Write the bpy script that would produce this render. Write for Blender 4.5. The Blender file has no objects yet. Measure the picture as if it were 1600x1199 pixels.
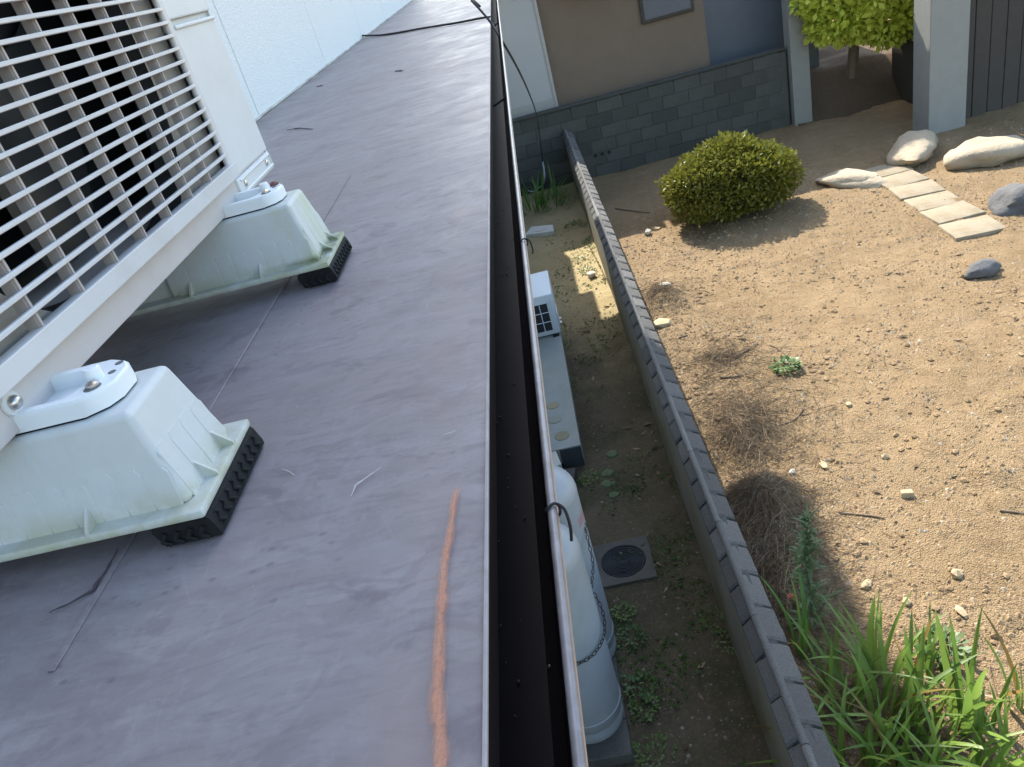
import bpy, bmesh, math, random
from mathutils import Vector, Matrix, noise
random.seed(7)
S = bpy.context.scene
COL = S.collection
H = 3.6                       # camera height above the alley ground (metres)
# ------------------------------------------------------------------ camera
CX = Vector((0.96898, -0.02385, -0.24597)); CU = Vector((0.22451, 0.50089, 0.83588)); CZ = Vector((0.10327, -0.86518, 0.49071))
cd = bpy.data.cameras.new('camera'); cam = bpy.data.objects.new('camera', cd); COL.objects.link(cam)
cam.matrix_world = Matrix(((CX.x, CU.x, CZ.x, 0), (CX.y, CU.y, CZ.y, 0), (CX.z, CU.z, CZ.z, H), (0, 0, 0, 1)))
cd.sensor_width = 36; cd.lens = 26.93; cd.clip_start = 0.02; cd.clip_end = 400
S.camera = cam
# ------------------------------------------------------------------ light
LD = Vector((0.22, -0.95, -1.0)).normalized()      # travelling direction of the sunlight
el = math.asin(-LD.z); az = math.atan2(-LD.x, -LD.y)
W = bpy.data.worlds.new('World'); S.world = W; W.use_nodes = True
wn = W.node_tree.nodes; wl = W.node_tree.links
bg = wn['Background']; sky = wn.new('ShaderNodeTexSky'); sky.sky_type = 'NISHITA'; sky.sun_disc = False
sky.sun_elevation = el; sky.sun_rotation = az; sky.air_density = 1.4; sky.dust_density = 1.6; sky.ozone_density = 1.6
wl.new(sky.outputs[0], bg.inputs[0]); bg.inputs[1].default_value = 0.15
sd = bpy.data.lights.new('sun', 'SUN'); sd.energy = 3.8; sd.angle = math.radians(0.53); sd.color = (1, 0.95, 0.86)
so = bpy.data.objects.new('sun', sd); COL.objects.link(so); so.rotation_euler = LD.to_track_quat('-Z', 'Y').to_euler(); so.location = (0, 0, 20)
S.view_settings.view_transform = 'Standard'; S.view_settings.look = 'None'; S.view_settings.gamma = 1
S.view_settings.exposure = 1.76; S.view_settings.use_curve_mapping = False

F = 1197.0
def ray(x, y):
    a = (x - 800) / F; b = (y - 600) / F
    return CX * a - CU * b - CZ
def at(x, y, d):                # the place at depth d below the eye that is seen at photo pixel x, y
    r = ray(x, y); t = -d / r.z; return Vector((r.x * t, r.y * t, H - d))
def aty(x, y, Y):
    r = ray(x, y); t = Y / r.y; return Vector((r.x * t, Y, H + r.z * t))
G = 3.6

# ------------------------------------------------------------------ mesh helpers
class MB:
    def __init__(s): s.v = []; s.f = []
    def add(s, vs, fs):
        n = len(s.v); s.v += [tuple(v) for v in vs]; s.f += [tuple(i + n for i in f) for f in fs]; return s
    def box(s, a, b):
        x0, y0, z0 = a; x1, y1, z1 = b
        return s.add([(x0, y0, z0), (x1, y0, z0), (x1, y1, z0), (x0, y1, z0), (x0, y0, z1), (x1, y0, z1), (x1, y1, z1), (x0, y1, z1)],
                     [(0, 3, 2, 1), (4, 5, 6, 7), (0, 1, 5, 4), (1, 2, 6, 5), (2, 3, 7, 6), (3, 0, 4, 7)])
    def bbox(s, a, b, r, seg=2):
        bm = bmesh.new(); m = MB().box(a, b); vs = [bm.verts.new(v) for v in m.v]
        for f in m.f: bm.faces.new([vs[i] for i in f])
        bmesh.ops.bevel(bm, geom=bm.edges[:], offset=r, segments=seg, affect='EDGES', profile=0.5)
        return s.bm(bm)
    def bm(s, bm):
        bm.verts.index_update(); s.add([v.co for v in bm.verts], [[v.index for v in f.verts] for f in bm.faces]); bm.free(); return s
    def hexa(s, lo, hi, r=0, seg=2):   # lo, hi: four corners each, same turn
        bm = bmesh.new(); vs = [bm.verts.new(v) for v in list(lo) + list(hi)]
        for f in [(0, 3, 2, 1), (4, 5, 6, 7), (0, 1, 5, 4), (1, 2, 6, 5), (2, 3, 7, 6), (3, 0, 4, 7)]: bm.faces.new([vs[i] for i in f])
        if r: bmesh.ops.bevel(bm, geom=bm.edges[:], offset=r, segments=seg, affect='EDGES', profile=0.5)
        return s.bm(bm)
    def tube(s, pts, r, n=8, cap=True):
        pts = [Vector(p) for p in pts]; k = len(pts); rr = r if isinstance(r, (list, tuple)) else [r] * k
        rings = []; ref = None
        for i, p in enumerate(pts):
            t = (pts[min(i + 1, k - 1)] - pts[max(i - 1, 0)]).normalized()
            if ref is None: ref = t.orthogonal().normalized()
            ref = (ref - t * ref.dot(t)).normalized(); u = t.cross(ref)
            rings.append([p + (ref * math.cos(2 * math.pi * j / n) + u * math.sin(2 * math.pi * j / n)) * rr[i] for j in range(n)])
        vs = [v for g in rings for v in g]; fs = []
        for i in range(k - 1):
            for j in range(n): fs.append((i * n + j, i * n + (j + 1) % n, (i + 1) * n + (j + 1) % n, (i + 1) * n + j))
        if cap: fs += [tuple(range(n - 1, -1, -1)), tuple((k - 1) * n + j for j in range(n))]
        return s.add(vs, fs)
    def lathe(s, prof, c, n=32):
        c = Vector(c); vs = []; fs = []; k = len(prof)
        for r, z in prof:
            for j in range(n):
                a = 2 * math.pi * j / n; vs.append((c.x + r * math.cos(a), c.y + r * math.sin(a), c.z + z))
        for i in range(k - 1):
            for j in range(n): fs.append((i * n + j, i * n + (j + 1) % n, (i + 1) * n + (j + 1) % n, (i + 1) * n + j))
        if prof[-1][0] > 1e-5: fs.append(tuple((k - 1) * n + j for j in range(n)))
        if prof[0][0] > 1e-5: fs.append(tuple(range(n - 1, -1, -1)))
        return s.add(vs, fs)
    def prism(s, poly, axis, lo, hi):  # poly: 2d points in the other two axes
        def P(p, t):
            if axis == 'x': return (t, p[0], p[1])
            if axis == 'y': return (p[0], t, p[1])
            return (p[0], p[1], t)
        n = len(poly)
        return s.add([P(p, lo) for p in poly] + [P(p, hi) for p in poly],
                     [tuple(range(n - 1, -1, -1)), tuple(range(n, 2 * n))] + [(i, (i + 1) % n, n + (i + 1) % n, n + i) for i in range(n)])
    def rock(s, c, r, seed, sq=(1, 1, .7), sub=1):
        bm = bmesh.new(); bmesh.ops.create_icosphere(bm, subdivisions=sub, radius=1)
        rnd = random.Random(seed); off = Vector((rnd.random() * 50, rnd.random() * 50, 0)); a = rnd.random() * 6.3; ca, sa = math.cos(a), math.sin(a)
        for v in bm.verts:
            q = v.co * (1 + .45 * noise.noise(v.co * 1.1 + off) + .2 * noise.noise(v.co * 2.7 + off))
            q = Vector((q.x * sq[0], q.y * sq[1], q.z * sq[2])) * r
            v.co = Vector((q.x * ca - q.y * sa, q.x * sa + q.y * ca, q.z)) + Vector(c)
        return s.bm(bm)
    def mesh(s, name, m, smooth=False):
        me = bpy.data.meshes.new(name); me.from_pydata(s.v, [], s.f); me.validate(); me.materials.append(m)
        bm = bmesh.new(); bm.from_mesh(me); bmesh.ops.recalc_face_normals(bm, faces=bm.faces); bm.to_mesh(me); bm.free()
        if smooth:
            me.polygons.foreach_set('use_smooth', [True] * len(me.polygons))
            try: me.set_sharp_from_angle(angle=math.radians(smooth if smooth is not True else 40))
            except Exception: pass
        return me
def link(name, me, parent=None, loc=None):
    o = bpy.data.objects.new(name, me); COL.objects.link(o)
    if parent: o.parent = parent
    if loc is not None: o.location = loc
    return o
def base(p):                    # where the root of a part's thing stands
    while p.parent: p = p.parent
    return Vector(p.location)
def flat_faces(o):              # keep big faces flat beside their rounded edges
    w = o.modifiers.new('weighted_normal', 'WEIGHTED_NORMAL'); w.keep_sharp = True; w.weight = 80; return o
def part(name, mb, m, parent, smooth=False):   # mesh built in world coordinates, hung under its thing
    o = link(name, mb.mesh(name, m, smooth), parent)
    if smooth and smooth != 180: flat_faces(o)
    if parent.parent is None: o.location = -Vector(parent.location)
    return o
def tag(o, label, cat, group=None):
    o['label'] = label; o['category'] = cat
    if group: o['group'] = group
    return o
def thing(name, label, cat, loc=(0, 0, 0), group=None):
    o = bpy.data.objects.new(name, None); COL.objects.link(o); o.location = loc; o.empty_display_size = .1
    return tag(o, label, cat, group)
def solo(name, mb, m, label, cat, group=None, smooth=False):
    o = link(name, mb.mesh(name, m, smooth))
    if smooth: flat_faces(o)
    return tag(o, label, cat, group)
def struct(name, mb, m, smooth=False):
    o = link(name, mb.mesh(name, m, smooth)); o['kind'] = 'structure'; return o
def stuff(name, mb, m, label=None, cat=None, parent=None):
    o = link(name, mb.mesh(name, m), parent); o['kind'] = 'stuff'
    if label: o['label'] = label; o['category'] = cat
    if parent is not None and parent.parent is None: o.location = -Vector(parent.location)
    return o
def copy_tree(o, parent=None):
    c = o.copy(); COL.objects.link(c); c.parent = parent
    for ch in [k for k in COL.objects if k.parent == o]: copy_tree(ch, c)
    return c

# ------------------------------------------------------------------ materials
class N:
    def __init__(s, name, rough=.6, spec=.5, metal=0):
        s.m = bpy.data.materials.new(name); s.m.use_nodes = True; s.t = s.m.node_tree
        s.b = s.t.nodes['Principled BSDF']; s.b.inputs['Roughness'].default_value = rough
        s.b.inputs['Specular IOR Level'].default_value = spec; s.b.inputs['Metallic'].default_value = metal
        s.tc = s.t.nodes.new('ShaderNodeTexCoord'); s.co = s.tc.outputs['Object']
    def L(s, a, b): s.t.links.new(a, b)
    def map(s, sc=(1, 1, 1), rot=(0, 0, 0), co=None):
        n = s.t.nodes.new('ShaderNodeMapping'); n.inputs['Scale'].default_value = sc; n.inputs['Rotation'].default_value = rot
        s.L(co or s.co, n.inputs[0]); return n.outputs[0]
    def noise(s, scale, detail=4, rough=.55, dist=0, co=None):
        n = s.t.nodes.new('ShaderNodeTexNoise'); n.inputs['Scale'].default_value = scale; n.inputs['Detail'].default_value = detail
        n.inputs['Roughness'].default_value = rough; n.inputs['Distortion'].default_value = dist; s.L(co or s.co, n.inputs['Vector']); return n.outputs[0]
    def vor(s, scale, co=None, feat='F1', out=0):
        n = s.t.nodes.new('ShaderNodeTexVoronoi'); n.inputs['Scale'].default_value = scale; n.feature = feat; s.L(co or s.co, n.inputs['Vector']); return n.outputs[out]
    def ramp(s, fac, stops):
        n = s.t.nodes.new('ShaderNodeValToRGB'); e = n.color_ramp.elements
        while len(e) < len(stops): e.new(.5)
        for k, (p, c) in enumerate(stops):
            e[k].position = p; e[k].color = (c, c, c, 1) if not isinstance(c, tuple) else (*c, 1)
        s.L(fac, n.inputs[0]); return n.outputs[0]
    def mix(s, fac, a, b, mode='MIX'):
        n = s.t.nodes.new('ShaderNodeMix'); n.data_type = 'RGBA'; n.blend_type = mode
        for v, i in ((fac, 0), (a, 6), (b, 7)):
            if isinstance(v, (int, float)): n.inputs[i].default_value = v if i == 0 else (v, v, v, 1)
            elif isinstance(v, tuple): n.inputs[i].default_value = (*v, 1)
            else: s.L(v, n.inputs[i])
        return n.outputs[2]
    def math(s, op, a, b=0):
        n = s.t.nodes.new('ShaderNodeMath'); n.operation = op
        for i, v in enumerate((a, b)):
            if isinstance(v, (int, float)): n.inputs[i].default_value = v
            else: s.L(v, n.inputs[i])
        return n.outputs[0]
    def sep(s, k, co=None):
        n = s.t.nodes.new('ShaderNodeSeparateXYZ'); s.L(co or s.co, n.inputs[0]); return n.outputs[k]
    def rnd(s):
        return s.t.nodes.new('ShaderNodeObjectInfo').outputs['Random']
    def isl(s):
        return s.t.nodes.new('ShaderNodeNewGeometry').outputs['Random Per Island']
    def col(s, c):
        if isinstance(c, tuple): s.b.inputs['Base Color'].default_value = (*c, 1)
        else: s.L(c, s.b.inputs['Base Color'])
        return s
    def rough(s, r): s.L(r, s.b.inputs['Roughness']); return s
    def bump(s, h, st=.3, d=.01):
        n = s.t.nodes.new('ShaderNodeBump'); n.inputs['Strength'].default_value = st; n.inputs['Distance'].default_value = d
        s.L(h, n.inputs['Height']); s.L(n.outputs[0], s.b.inputs['Normal']); return s

def speck(name, c, amt=.15, sc=30, rough=.6, spec=.5, metal=0, bump=0, bsc=200, bd=.002, big=None):
    n = N(name, rough, spec, metal)
    lo = tuple(x * (1 - amt) for x in c); hi = tuple(min(1, x * (1 + amt)) for x in c)
    k = n.mix(n.noise(sc, 6, .6), lo, hi)
    if big: k = n.mix(n.ramp(n.noise(big[0], 5, .65), [(.45, 0.), (.7, big[2])]), k, big[1])
    n.col(k)
    if bump: n.bump(n.noise(bsc, 4, .6), bump, bd)
    return n.m

# purple-brown painted sheet roof: chalky swirls, rubbed lanes, scratches
def roof_mat():
    n = N('roof_paint', .4, .34)
    warp = n.t.nodes.new('ShaderNodeVectorMath'); warp.operation = 'MULTIPLY_ADD'
    nz = n.t.nodes.new('ShaderNodeTexNoise'); nz.inputs['Scale'].default_value = 2.6; nz.inputs['Detail'].default_value = 3; n.L(n.co, nz.inputs['Vector'])
    n.L(nz.outputs[1], warp.inputs[0]); warp.inputs[1].default_value = (.16, .16, 0); n.L(n.co, warp.inputs[2]); wco = warp.outputs[0]
    c = n.mix(n.ramp(n.noise(2.2, 4, .5, 0, wco), [(.35, 0.), (.65, 1.)]), (.192, .168, .170), (.220, .195, .196))
    sw = n.ramp(n.noise(9, 7, .70, .5, n.map((1, 2.2, 1), (0, 0, .25))), [(.48, 0.), (.72, .5)])
    c = n.mix(sw, c, (.285, .260, .274))
    st = n.ramp(n.noise(1, 6, .65, .5, n.map((4, 30, 1), (0, 0, .12), wco)), [(.50, 0.), (.70, .40)])
    c = n.mix(st, c, (.275, .250, .264))
    br = n.ramp(n.noise(1, 5, .7, .3, n.map((18, 120, 1), (0, 0, .5), wco)), [(.52, 0.), (.75, .5)])
    c = n.mix(br, c, (.112, .092, .110))
    br2 = n.ramp(n.noise(1, 5, .7, .3, n.map((130, 16, 1), (0, 0, .35), wco)), [(.55, 0.), (.8, .45)])
    c = n.mix(br2, c, (.28, .26, .27))
    # scuffs and dried puddles: short crisp-edged blotches a few centimetres long
    for sc_, ro, lo_, col_, am in ((17, .5, .54, (.255, .232, .246), .34), (13, -.4, .55, (.135, .110, .122), .38), (30, .9, .56, (.275, .252, .262), .30), (26, .2, .57, (.125, .102, .115), .36), (6, .6, .53, (.160, .130, .142), .38)):
        q = n.noise(sc_, 4, .55, .9, n.map((1, 1.9, 1), (0, 0, ro), wco))
        msk = n.ramp(n.noise(2.6 + sc_ * .07, 3, .6), [(.40, .15), (.62, 1.)])
        c = n.mix(n.math('MULTIPLY', n.ramp(q, [(lo_, 0.), (lo_ + .045, am)]), msk), c, col_)
    q = n.noise(4.5, 3, .5, .7, wco)
    rim_ = n.ramp(n.math('ABSOLUTE', n.math('SUBTRACT', q, .505)), [(.0, .4), (.012, 0.)])
    c = n.mix(n.math('MULTIPLY', rim_, n.ramp(n.noise(2.5, 3), [(.46, 0.), (.6, 1.)])), c, (.27, .25, .262))
    dk = n.ramp(n.noise(9, 4, .6, .8, n.map((1, 1.6, 1), (0, 0, .7))), [(.58, 0.), (.66, .5)])
    c = n.mix(dk, c, (.118, .096, .114))
    grit = n.ramp(n.noise(330, 2, .6), [(.62, 0.), (.72, .55)])
    c = n.mix(n.math('MULTIPLY', grit, n.ramp(n.noise(4, 4, .65), [(.42, .15), (.65, 1.)])), c, (.07, .058, .06))
    dirt = n.math('MULTIPLY', n.ramp(n.math('ADD', n.sep(0), 1.15), [(.0, .8), (.12, 0.)]), n.ramp(n.noise(6, 5, .7), [(.4, 0.), (.6, 1.)]))
    c = n.mix(dirt, c, (.075, .065, .055))
    foot = n.ramp(n.vor(42, n.map((1, 1.5, 1), (0, 0, .3))), [(.10, .5), (.22, 0.)])
    footm = n.ramp(n.noise(3.2, 2, .5), [(.56, 0.), (.62, 1.)])
    c = n.mix(n.math('MULTIPLY', foot, footm), c, (.10, .08, .10))
    warm = n.ramp(n.noise(1.7, 3, .5), [(.52, 0.), (.75, .5)])
    c = n.mix(warm, c, (.21, .158, .155))
    # warm rubbed lane just inside the drip edge
    lane = n.math('SUBTRACT', 1, n.math('MINIMUM', n.math('MULTIPLY', n.math('ABSOLUTE', n.math('ADD', n.sep(0), .165)), 28), 1))
    c = n.mix(n.math('MULTIPLY', lane, n.ramp(n.noise(5, 4), [(.42, 0.), (.65, .5)])), c, (.27, .20, .185))
    dots = n.ramp(n.vor(34), [(.02, .9), (.035, 0.)])
    c = n.mix(n.math('MULTIPLY', dots, n.ramp(n.noise(11, 2), [(.5, 0.), (.6, 1.)])), c, (.5, .48, .46))
    n.col(c); n.rough(n.ramp(n.noise(6, 5, .6, .8, wco), [(.3, .40), (.7, .60)]))
    h = n.math('ADD', n.math('MULTIPLY', n.noise(1, 3, .5, .4, n.map((2, 11, 1), (0, 0, .1))), 1.0), n.math('MULTIPLY', n.noise(60, 3), .05))
    n.bump(h, .26, .010)
    return n.m
M = {}
M['roof'] = roof_mat()
M['edge'] = speck('worn_edge_paint', (.30, .275, .28), .4, 40, .5)
M['gutter'] = speck('gutter_inside', (.008, .0055, .0062), .3, 14, .6, .10)
M['rim'] = speck('gutter_rim', (.17, .16, .17), .45, 55, .36, .55, big=(30, (.09, .075, .07), .7))
M['rim_glint'] = speck('rim_warm_light', (.30, .20, .13), .25, 30, .45, .4)  # tan tint paints warm light caught on the rim's outer edge
M['fascia'] = speck('fascia_paint', (.03, .022, .022), .3, 20, .5)
def wall_mat():
    n = N('stucco', .85, .2)
    d = n.ramp(n.noise(3, 5, .6, 0, n.map((1, 1, .35))), [(.5, 0.), (.8, .5)])
    c = n.mix(n.noise(60, 5, .6), (.66, .675, .65), (.75, .755, .725)); c = n.mix(d, c, (.66, .68, .665))
    n.col(c); n.bump(n.math('ADD', n.noise(120, 5, .65), n.vor(90)), .34, .006); return n.m
M['wall'] = wall_mat()
M['caulk'] = speck('joint_sealant', (.30, .30, .27), .4, 25, .8)
M['caulk_dirty'] = speck('dirty_sealant', (.46, .45, .40), .6, 18, .85, big=(9, (.10, .09, .07), .9))
M['ac'] = speck('ac_enamel', (.585, .605, .605), .03, 8, .55, .38, big=(5, (.52, .515, .50), .5))
M['ac_pan'] = speck('ac_pan_enamel_bounce', (.50, .47, .455), .04, 8, .5, .38, big=(9, (.42, .38, .36), .5))  # pinkish tint paints in colour reflected from the roof
M['ac_plastic'] = speck('ac_guard_plastic', (.535, .54, .54), .05, 20, .5, .4, big=(14, (.45, .43, .415), .55))
M['ac_rib'] = speck('ac_rib_plastic', (.37, .335, .32), .12, 60, .55, .35)
M['ac_plate'] = speck('ac_inner_plate', (.26, .245, .225), .1, 10, .55)
M['ac_dark'] = speck('ac_inside', (.012, .013, .015), .2, 10, .6)
M['fan'] = speck('fan_blade', (.02, .023, .026), .1, 10, .35)
M['steel'] = speck('screw_steel', (.55, .54, .52), .1, 60, .28, .5, 1)
def block_mat():
    n = N('block_resin', .68, .3)
    z = n.sep(2)
    c = n.mix(n.noise(50, 5, .6), (.48, .50, .485), (.55, .565, .55))
    low = n.math('MULTIPLY', n.ramp(n.math('SUBTRACT', z, H - .4 + .02), [(0., 1.), (.045, 0.)]), n.ramp(n.noise(26, 5, .7), [(.36, 0.), (.60, .95)]))
    c = n.mix(low, c, (.33, .33, .19))
    spots = n.ramp(n.vor(60), [(.03, .7), (.05, 0.)]); c = n.mix(n.math('MULTIPLY', spots, n.ramp(n.noise(9, 3), [(.55, 0.), (.62, 1.)])), c, (.2, .19, .15))
    c = n.mix(n.ramp(n.noise(1, 5, .65, 0, n.map((22, 22, 5))), [(.52, 0.), (.75, .35)]), c, (.40, .40, .34))
    y = n.sep(1)
    far = n.math('MULTIPLY', n.ramp(n.math('SUBTRACT', y, .9), [(0., 0.), (.1, 1.)]), n.ramp(n.math('SUBTRACT', n.sep(0), -.50), [(0., 0.), (.13, 1.)]))
    c = n.mix(n.math('MULTIPLY', far, n.ramp(n.noise(17, 5, .7, 0, n.map((1, 1, .35))), [(.42, 0.), (.7, .85)])), c, (.42, .46, .24))
    band = n.math('MULTIPLY', n.math('MULTIPLY', far, n.ramp(n.math('ABSOLUTE', n.math('SUBTRACT', z, H - .4 + .041)), [(.002, 1.), (.006, 0.)])), n.ramp(n.noise(30, 4, .7), [(.35, .3), (.55, 1.)]))
    c = n.mix(band, c, (.07, .085, .03))
    n.col(c); n.bump(n.noise(260, 3), .08, .001); return n.m
M['block'] = block_mat()
M['tray'] = speck('tray_resin', (.70, .73, .73), .05, 20, .4, .5)
M['rubber'] = speck('rubber', (.012, .012, .013), .35, 90, .75, .2, bump=.3, bsc=300)
M['hole'] = speck('bolt_hole', (.10, .11, .11), .2, 50, .6)
M['cap'] = speck('rust_cap', (.13, .05, .045), .2, 60, .55)
M['gas'] = speck('cylinder_paint', (.27, .285, .295), .07, 9, .42, .5, big=(4, (.21, .22, .22), .6))
M['gas_cap'] = speck('valve_cap', (.25, .26, .27), .1, 20, .45)
M['red'] = speck('red_lettering', (.55, .12, .10), .5, 30, .5)
M['chain'] = speck('rusty_chain', (.045, .032, .028), .3, 90, .6, .4, .5)
M['black'] = speck('black_cable', (.012, .012, .014), .2, 30, .6, .3)
M['grey_cable'] = speck('grey_hose', (.28, .31, .31), .15, 30, .5)
def conc(name, c, moss=None, moss_amt=.6, bs=.5):
    n = N(name, .9, .2)
    k = n.mix(n.noise(8, 6, .65), tuple(x * .72 for x in c), tuple(x * 1.12 for x in c))
    k = n.mix(n.ramp(n.vor(160), [(.12, .55), (.3, 0.)]), k, tuple(min(1, x * 1.9) for x in c))
    k = n.mix(n.ramp(n.noise(110, 3), [(.55, 0.), (.7, .6)]), k, tuple(x * .4 for x in c))
    k = n.mix(n.rnd(), n.mix(1.0, k, .74, 'MULTIPLY'), n.mix(1.0, k, 1.14, 'MULTIPLY'))
    if moss: k = n.mix(n.ramp(n.noise(3.5, 6, .7), [(.45, 0.), (.68, moss_amt)]), k, moss)
    n.col(k); n.bump(n.math('ADD', n.noise(70, 5, .7), n.noise(260, 3)), bs, .006); return n.m
M['coping'] = conc('coping_concrete', (.078, .077, .074))
M['ridge'] = conc('ridge_concrete', (.16, .155, .145), None, 0, .9)
M['coping_out'] = conc('outer_coping_concrete', (.125, .12, .112), None, 0, .9)
def wallface():
    n = N('rendered_wall', .9, .2)
    k = n.mix(n.noise(6, 6, .65), (.15, .135, .11), (.20, .18, .145))
    g = n.math('MULTIPLY', n.ramp(n.math('SUBTRACT', .95, n.sep(2)), [(.2, 0.), (.75, 1.)]), n.ramp(n.noise(2.3, 6, .65), [(.35, 0.), (.6, .85)]))
    k = n.mix(g, k, (.11, .092, .035)); n.col(k); n.bump(n.noise(60, 5), .4, .006); return n.m
M['wallface'] = wallface()
M['farblock'] = conc('far_block', (.085, .085, .078), (.045, .048, .032), .6)
M['bench'] = conc('bench_concrete', (.36, .37, .335), (.24, .255, .18), .5, .25)
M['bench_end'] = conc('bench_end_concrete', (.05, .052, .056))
M['frame'] = conc('manhole_frame', (.085, .082, .072), (.05, .047, .033), .5, .35)
M['iron'] = conc('manhole_iron', (.040, .043, .047), None, 0, .3)
M['slab'] = conc('pale_slab', (.5, .48, .42), (.3, .28, .2), .5, .3)
M['stain'] = conc('stain_ring', (.27, .235, .15), None, 0, .2)
M['stain2'] = conc('stain_disc', (.30, .29, .23), None, 0, .2)
def soil(name, a, b, c, moss=None):
    n = N(name, .95, .12)
    k = n.mix(n.ramp(n.noise(1.6, 7, .62), [(.35, 0.), (.65, 1.)]), a, b)
    k = n.mix(n.ramp(n.noise(38, 6, .7), [(.5, 0.), (.68, .8)]), k, c)
    k = n.mix(n.ramp(n.vor(95), [(.08, .5), (.2, 0.)]), k, tuple(min(1, x * 1.5) for x in b))
    k = n.mix(n.ramp(n.noise(14, 5, .7), [(.56, 0.), (.72, .55)]), k, tuple(x * .6 for x in a))
    if moss: k = n.mix(n.ramp(n.noise(2.1, 6, .7), [(.5, 0.), (.66, .7)]), k, moss)
    n.col(k); n.bump(n.math('ADD', n.noise(45, 7, .72), n.math('MULTIPLY', n.vor(120), .4)), .75, .016); return n.m
def lot_soil_mat():
    n = N('lot_soil', .95, .12)
    k = n.mix(n.ramp(n.noise(1.1, 8, .66), [(.38, 0.), (.62, 1.)]), (0.204, 0.138, 0.072), (0.276, 0.190, 0.104))
    k = n.mix(n.ramp(n.noise(4.5, 7, .7), [(.50, 0.), (.66, .65)]), k, (0.312, 0.224, 0.128))
    k = n.mix(n.ramp(n.noise(7, 7, .72), [(.58, 0.), (.72, .6)]), k, (0.124, 0.082, 0.045))
    k = n.mix(n.ramp(n.noise(48, 6, .75), [(.46, 0.), (.64, .75)]), k, (0.320, 0.232, 0.136))
    k = n.mix(n.ramp(n.noise(75, 5, .75), [(.57, 0.), (.70, .6)]), k, (0.116, 0.076, 0.042))
    k = n.mix(n.ramp(n.vor(110), [(.08, .6), (.2, 0.)]), k, (0.288, 0.224, 0.144))
    n.col(k); n.bump(n.math('ADD', n.noise(42, 8, .76), n.math('MULTIPLY', n.vor(105), .55)), 1.0, .022); return n.m
M['lot'] = lot_soil_mat()
def alley_soil():
    n = N('alley_soil', .95, .12)
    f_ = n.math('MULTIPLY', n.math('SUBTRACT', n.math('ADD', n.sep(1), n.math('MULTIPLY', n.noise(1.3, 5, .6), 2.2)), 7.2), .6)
    t_ = n.t.nodes.new('ShaderNodeClamp'); n.L(f_, t_.inputs[0]); dry = t_.outputs[0]  # ramps to the painted sunlit tone toward the far end
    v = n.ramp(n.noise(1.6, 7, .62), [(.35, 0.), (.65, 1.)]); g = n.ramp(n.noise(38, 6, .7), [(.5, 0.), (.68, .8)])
    shaded_soil = n.mix(g, n.mix(v, (.060, .049, .031), (.098, .079, .050)), (.118, .098, .066))
    shaded_soil = n.mix(n.ramp(n.noise(2.1, 6, .7), [(.48, 0.), (.64, .7)]), shaded_soil, (.036, .042, .018))
    sunlit_soil = n.mix(g, n.mix(v, (.25, .195, .10), (.32, .255, .14)), (.36, .29, .18))
    k = n.mix(dry, shaded_soil, sunlit_soil)  # near dark, far pale: shade and sunlight painted into the soil colour
    k = n.mix(n.ramp(n.vor(95), [(.08, .5), (.2, 0.)]), k, n.mix(.5, k, (.25, .2, .14)))
    n.col(k); n.bump(n.math('ADD', n.noise(45, 7, .72), n.math('MULTIPLY', n.vor(120), .4)), .75, .016); return n.m
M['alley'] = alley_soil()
def pebble_mat(name, cols, rough=.85):
    n = N(name, rough, .25); r = n.isl(); k = n.ramp(r, [(i / max(1, len(cols) - 1), c) for i, c in enumerate(cols)])
    n.col(n.mix(n.noise(60, 4), k, n.mix(.25, k, (.15, .1, .06)))); return n.m
M['pebble'] = pebble_mat('lot_pebbles', [(0.208, 0.140, 0.072), (0.256, 0.176, 0.096), (0.296, 0.212, 0.120), (0.232, 0.156, 0.084), (0.336, 0.256, 0.160), (0.216, 0.144, 0.078), (0.272, 0.192, 0.108), (0.144, 0.104, 0.064), (0.368, 0.320, 0.240)])
M['alleypeb'] = pebble_mat('alley_pebbles', [(.07, .055, .04), (.13, .11, .08), (.24, .22, .19), (.05, .04, .03)])
M['crumb'] = pebble_mat('soil_crumb', [(0.208, 0.140, 0.072), (0.256, 0.176, 0.096), (0.176, 0.116, 0.060), (0.288, 0.204, 0.116)])
M['straw'] = pebble_mat('straw', [(0.168, 0.116, 0.068), (0.240, 0.172, 0.104), (0.104, 0.070, 0.040), (0.288, 0.224, 0.144), (0.068, 0.046, 0.029), (0.136, 0.092, 0.052)])
M['stone'] = speck('tan_stone', (.36, .28, .17), .2, 25, .9, .2, bump=.4, bsc=60, bd=.01)
M['stone_white'] = speck('pale_stone', (.48, .44, .38), .15, 25, .9, .2, bump=.4, bsc=60, bd=.01)
M['boulder'] = speck('boulder', (.34, .28, .20), .2, 5, .9, .2, bump=.5, bsc=18, bd=.03)
M['kerb'] = speck('kerb_stone', (.26, .22, .155), .25, 7, .92, .15, bump=.5, bsc=40, bd=.015, big=(5, (.19, .145, .09), .8))
M['boulder_dark'] = speck('dark_boulder', (.10, .10, .10), .3, 5, .9, .2, bump=.5, bsc=18, bd=.03)
M['twig'] = speck('twig', (.16, .115, .075), .4, 25, .9)
def leaf(name, c1, c2, tip=None, sub=.25):
    n = N(name, .45, .4)
    k = n.mix(n.rnd(), c1, c2); k = n.mix(n.isl(), k, n.mix(.5, k, c2))
    n.col(k); tr = n.t.nodes.new('ShaderNodeBsdfTranslucent'); n.L(k, tr.inputs[0])
    mx = n.t.nodes.new('ShaderNodeMixShader'); mx.inputs[0].default_value = sub
    out = n.t.nodes['Material Output']; n.L(n.b.outputs[0], mx.inputs[1]); n.L(tr.outputs[0], mx.inputs[2]); n.L(mx.outputs[0], out.inputs[0]); return n.m
M['iris'] = leaf('iris_leaf', (.068, .135, .026), (.195, .29, .055), sub=.45)
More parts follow.
